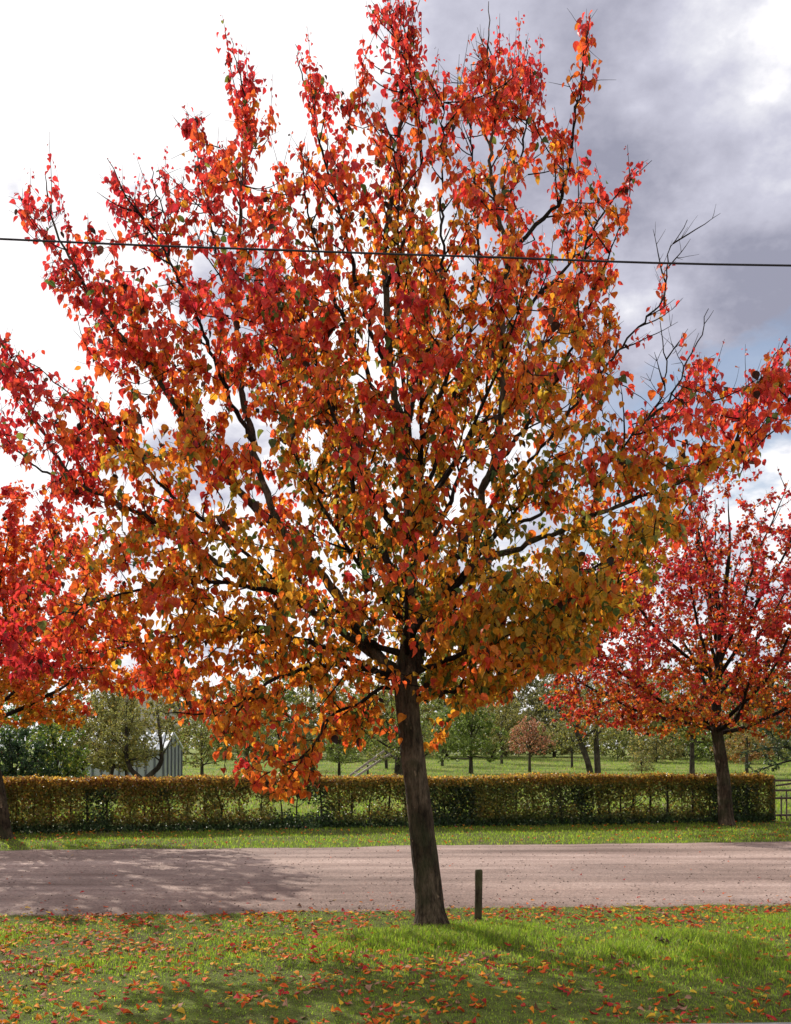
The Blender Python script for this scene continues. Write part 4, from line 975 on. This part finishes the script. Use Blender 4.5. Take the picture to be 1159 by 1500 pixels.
# loose pebbles on the road
n4 = 2600; x4 = rng.uniform(-8, 9, n4); f4 = rng.random(n4); y4 = near_edge(x4) + .05 + (far_edge(x4) - near_edge(x4) - .2) * np.where(rng.random(n4) < .6, f4 ** 2.2, f4)
tz = (y4 - near_edge(x4)) / (far_edge(x4) - near_edge(x4)); z4 = .012 + .03 * np.sin(np.pi * tz)
r4 = rng.uniform(.004, .011, n4)
oc = np.array([[1, 0, 0], [-1, 0, 0], [0, 1, 0], [0, -1, 0], [0, 0, .7], [0, 0, -.7]]); of = np.array([[0, 2, 4], [2, 1, 4], [1, 3, 4], [3, 0, 4], [2, 0, 5], [1, 2, 5], [3, 1, 5], [0, 3, 5]])
V4 = np.stack([x4, y4, z4 + r4 * .4], -1)[:, None] + oc[None] * r4[:, None, None] * rng.uniform(.6, 1.4, (n4, 6, 1))
c4 = np.array([[.13, .09, .075], [.3, .23, .2], [.2, .15, .12]])[rng.integers(0, 3, n4)]
pb_ = link_mesh('pebbles', mesh_np('pebbles', V4.reshape(-1, 3), (of[None] + (np.arange(n4) * 6)[:, None, None]).reshape(-1, 3), np.repeat(c4[:, None], 6, 1).reshape(-1, 3)), None, M_litter)
tag(pb_, 'small loose stones strewn over the gravel road', 'gravel', kind='stuff')
# dried weed in the right foreground grass
wb = P(985, 1388, 2325 / 293.0); wb[2] = float(zground(np.array([wb[0]]), np.array([wb[1]]))[0])
weed = empty('dried_weed', tuple(wb), 'dark withered weed with curled brown leaves in the right foreground grass', 'plant')
T = Tubes(); wl = []
for k in range(6):
    aa = rng.uniform(0, 6.28); sh = shoot((0, 0, -.01), (math.cos(aa) * 1.6, math.sin(aa) * .8, 1.0), rng.uniform(.07, .15), -.5, .3, .03)
    T.add(sh, np.linspace(.0022, .001, len(sh)), 4); wl += [sh[-1], sh[len(sh) // 2]]
T.build('stem', M_twig, weed)
wl = np.array(wl); a, b = hang_axes(len(wl), .3, 1.0)
link_mesh('foliage', leaves_mesh('foliage', wl, a, b, rng.uniform(.045, .075, len(wl)), rng.uniform(.035, .055, len(wl)), np.array([[.05, .028, .018]]) * rng.uniform(.6, 1.5, (len(wl), 1)), 'ov', rng.uniform(1, 3.4, len(wl))), weed, M_litter)

# ------------------------------------------------------------------ light
SAZ = np.array([-.55, .83]); SAZ = SAZ / np.linalg.norm(SAZ); SEL = math.radians(33.5)
sd = np.array([SAZ[0] * math.cos(SEL), SAZ[1] * math.cos(SEL), math.sin(SEL)])
sun = bpy.data.lights.new('sun', 'SUN'); sun.energy = 4.9; sun.angle = math.radians(.5); sun.color = (1, .93, .82)
so = bpy.data.objects.new('sun', sun); COL.objects.link(so)
from mathutils import Vector
so.rotation_euler = Vector(sd).to_track_quat('Z', 'Y').to_euler(); so.location = (0, 0, 30)

W = bpy.data.worlds.new('World'); S.world = W; W.use_nodes = True
nt = W.node_tree; nt.nodes.clear(); n = N(nt)
sky = n('ShaderNodeTexSky', sky_type='NISHITA', sun_disc=False, sun_elevation=SEL, sun_rotation=math.atan2(sd[0], sd[1]), air_density=1.0, dust_density=1.5, ozone_density=1.2)
tc = n('ShaderNodeTexCoord'); D = tc.outputs['Generated']
sp_ = n('ShaderNodeSeparateXYZ', i={0: D})
zc_ = n('ShaderNodeMath', operation='MAXIMUM', i={0: sp_.outputs[2], 1: .03}); za = n('ShaderNodeMath', operation='ADD', i={0: zc_, 1: .28})
dv = n('ShaderNodeVectorMath', operation='DIVIDE', i={0: D}); cb = n('ShaderNodeCombineXYZ', i={0: za, 1: za, 2: za}); nt.links.new(cb.outputs[0], dv.inputs[1])
# ragged cloud edges come from warping the direction
wn = n('ShaderNodeTexNoise', i={'Vector': dv.outputs[0], 'Scale': 2.2, 'Detail': 7.0, 'Roughness': .58})
wv = n('ShaderNodeVectorMath', operation='SUBTRACT', i={0: wn.outputs['Color'], 1: (.5, .5, .5)})
ws = n('ShaderNodeVectorMath', operation='SCALE', i={0: wv.outputs[0], 'Scale': .42})
DW = n('ShaderNodeVectorMath', operation='ADD', i={0: D, 1: ws.outputs[0]})
DN = n('ShaderNodeVectorMath', operation='NORMALIZE', i={0: DW.outputs[0]}).outputs[0]
def blob(px, py, rad):
    c = nrm(P(px, py, 10) - np.array([0, 0, CH])); a = rad / F
    dt = n('ShaderNodeVectorMath', operation='DOT_PRODUCT', i={0: DN, 1: tuple(c)})
    return n('ShaderNodeMapRange', interpolation_type='SMOOTHSTEP', i={0: dt.outputs['Value'], 1: math.cos(a), 2: 1.0, 3: 0.0, 4: 1.0}).outputs[0]
def addn(*s_):
    o = s_[0]
    for q in s_[1:]: o = n('ShaderNodeMath', operation='ADD', i={0: o, 1: q}).outputs[0]
    return o
def mul(a, b): return n('ShaderNodeMath', operation='MULTIPLY', i={0: a, 1: b}).outputs[0]
n1 = n('ShaderNodeTexNoise', i={'Vector': dv.outputs[0], 'Scale': 1.7, 'Detail': 9.0, 'Roughness': .56, 'Distortion': .25}).outputs[0]
n2_ = n('ShaderNodeTexNoise', i={'Vector': dv.outputs[0], 'Scale': 5.0, 'Detail': 8.0, 'Roughness': .6}).outputs[0]
# grey undersides: towards the right and top; bright towards the hidden sun
grey = addn(mul(blob(520, 20, 300), .30), mul(blob(800, 60, 330), .42), mul(blob(1000, 330, 420), .38), mul(blob(1200, 20, 420), .40), mul(blob(1120, 430, 230), .30), mul(blob(1150, 790, 200), .35), mul(blob(230, 790, 120), .6), mul(blob(150, 205, 130), .8), mul(blob(40, 372, 110), .6), mul(blob(15, 215, 80), .3), mul(blob(330, 560, 200), .8),
            n('ShaderNodeMapRange', i={0: n1, 1: .33, 2: .67, 3: .56, 4: -.40}).outputs[0], n('ShaderNodeMapRange', i={0: n2_, 1: .3, 2: .7, 3: .32, 4: -.32}).outputs[0])
white = addn(mul(blob(-350, 500, 1050), .62), mul(blob(1085, 125, 170), .45), mul(blob(1120, 640, 200), .25), mul(blob(480, 160, 150), .35), mul(blob(640, 330, 220), .2), mul(blob(900, 250, 160), .15))
gf = n('ShaderNodeMath', operation='SUBTRACT', i={0: grey, 1: white}, use_clamp=True).outputs[0]
cr = ramp(n, gf, [(0.0, (10.4, 10.2, 10.3)), (.2, (7.5, 7.5, 8.1)), (.45, (5.5, 5.5, 6.5)), (.75, (4.1, 4.1, 5.0)), (1.0, (3.0, 3.05, 3.9))])
blue = addn(mul(blob(1150, 565, 190), 1.2), mul(blob(905, 640, 210), 1.1), mul(blob(960, 720, 150), .8), n('ShaderNodeMapRange', i={0: n1, 1: .35, 2: .65, 3: -.35, 4: .15}).outputs[0])
bf_ = n('ShaderNodeMapRange', i={0: blue, 1: .35, 2: 1.0, 3: 0.0, 4: .8}).outputs[0]
sk = n('ShaderNodeVectorMath', operation='SCALE', i={0: sky.outputs[0], 'Scale': 1.0})
mx = n('ShaderNodeMix', data_type='RGBA', i={0: bf_, 6: cr, 7: sk.outputs[0]})
bgn = n('ShaderNodeBackground', i={0: mx.outputs[2], 1: .1}); n('ShaderNodeOutputWorld', i={0: bgn})

# ------------------------------------------------------------------ camera
cam = bpy.data.cameras.new('camera'); co = bpy.data.objects.new('camera', cam); COL.objects.link(co)
co.location = (0, 0, CH); co.rotation_euler = (math.pi / 2, 0, 0)
cam.sensor_fit = 'VERTICAL'; cam.sensor_height = 24; cam.lens = 24.0 * F / 1500; cam.shift_y = (HY - 750) / 1500; cam.clip_end = 3000; cam.clip_start = .05
S.camera = co
S.view_settings.view_transform = 'Standard'; S.view_settings.look = 'None'; S.view_settings.exposure = 0.18; S.view_settings.gamma = 1
S.cycles.max_bounces = 7; S.cycles.diffuse_bounces = 4; S.cycles.transmission_bounces = 5; S.cycles.transparent_max_bounces = 8
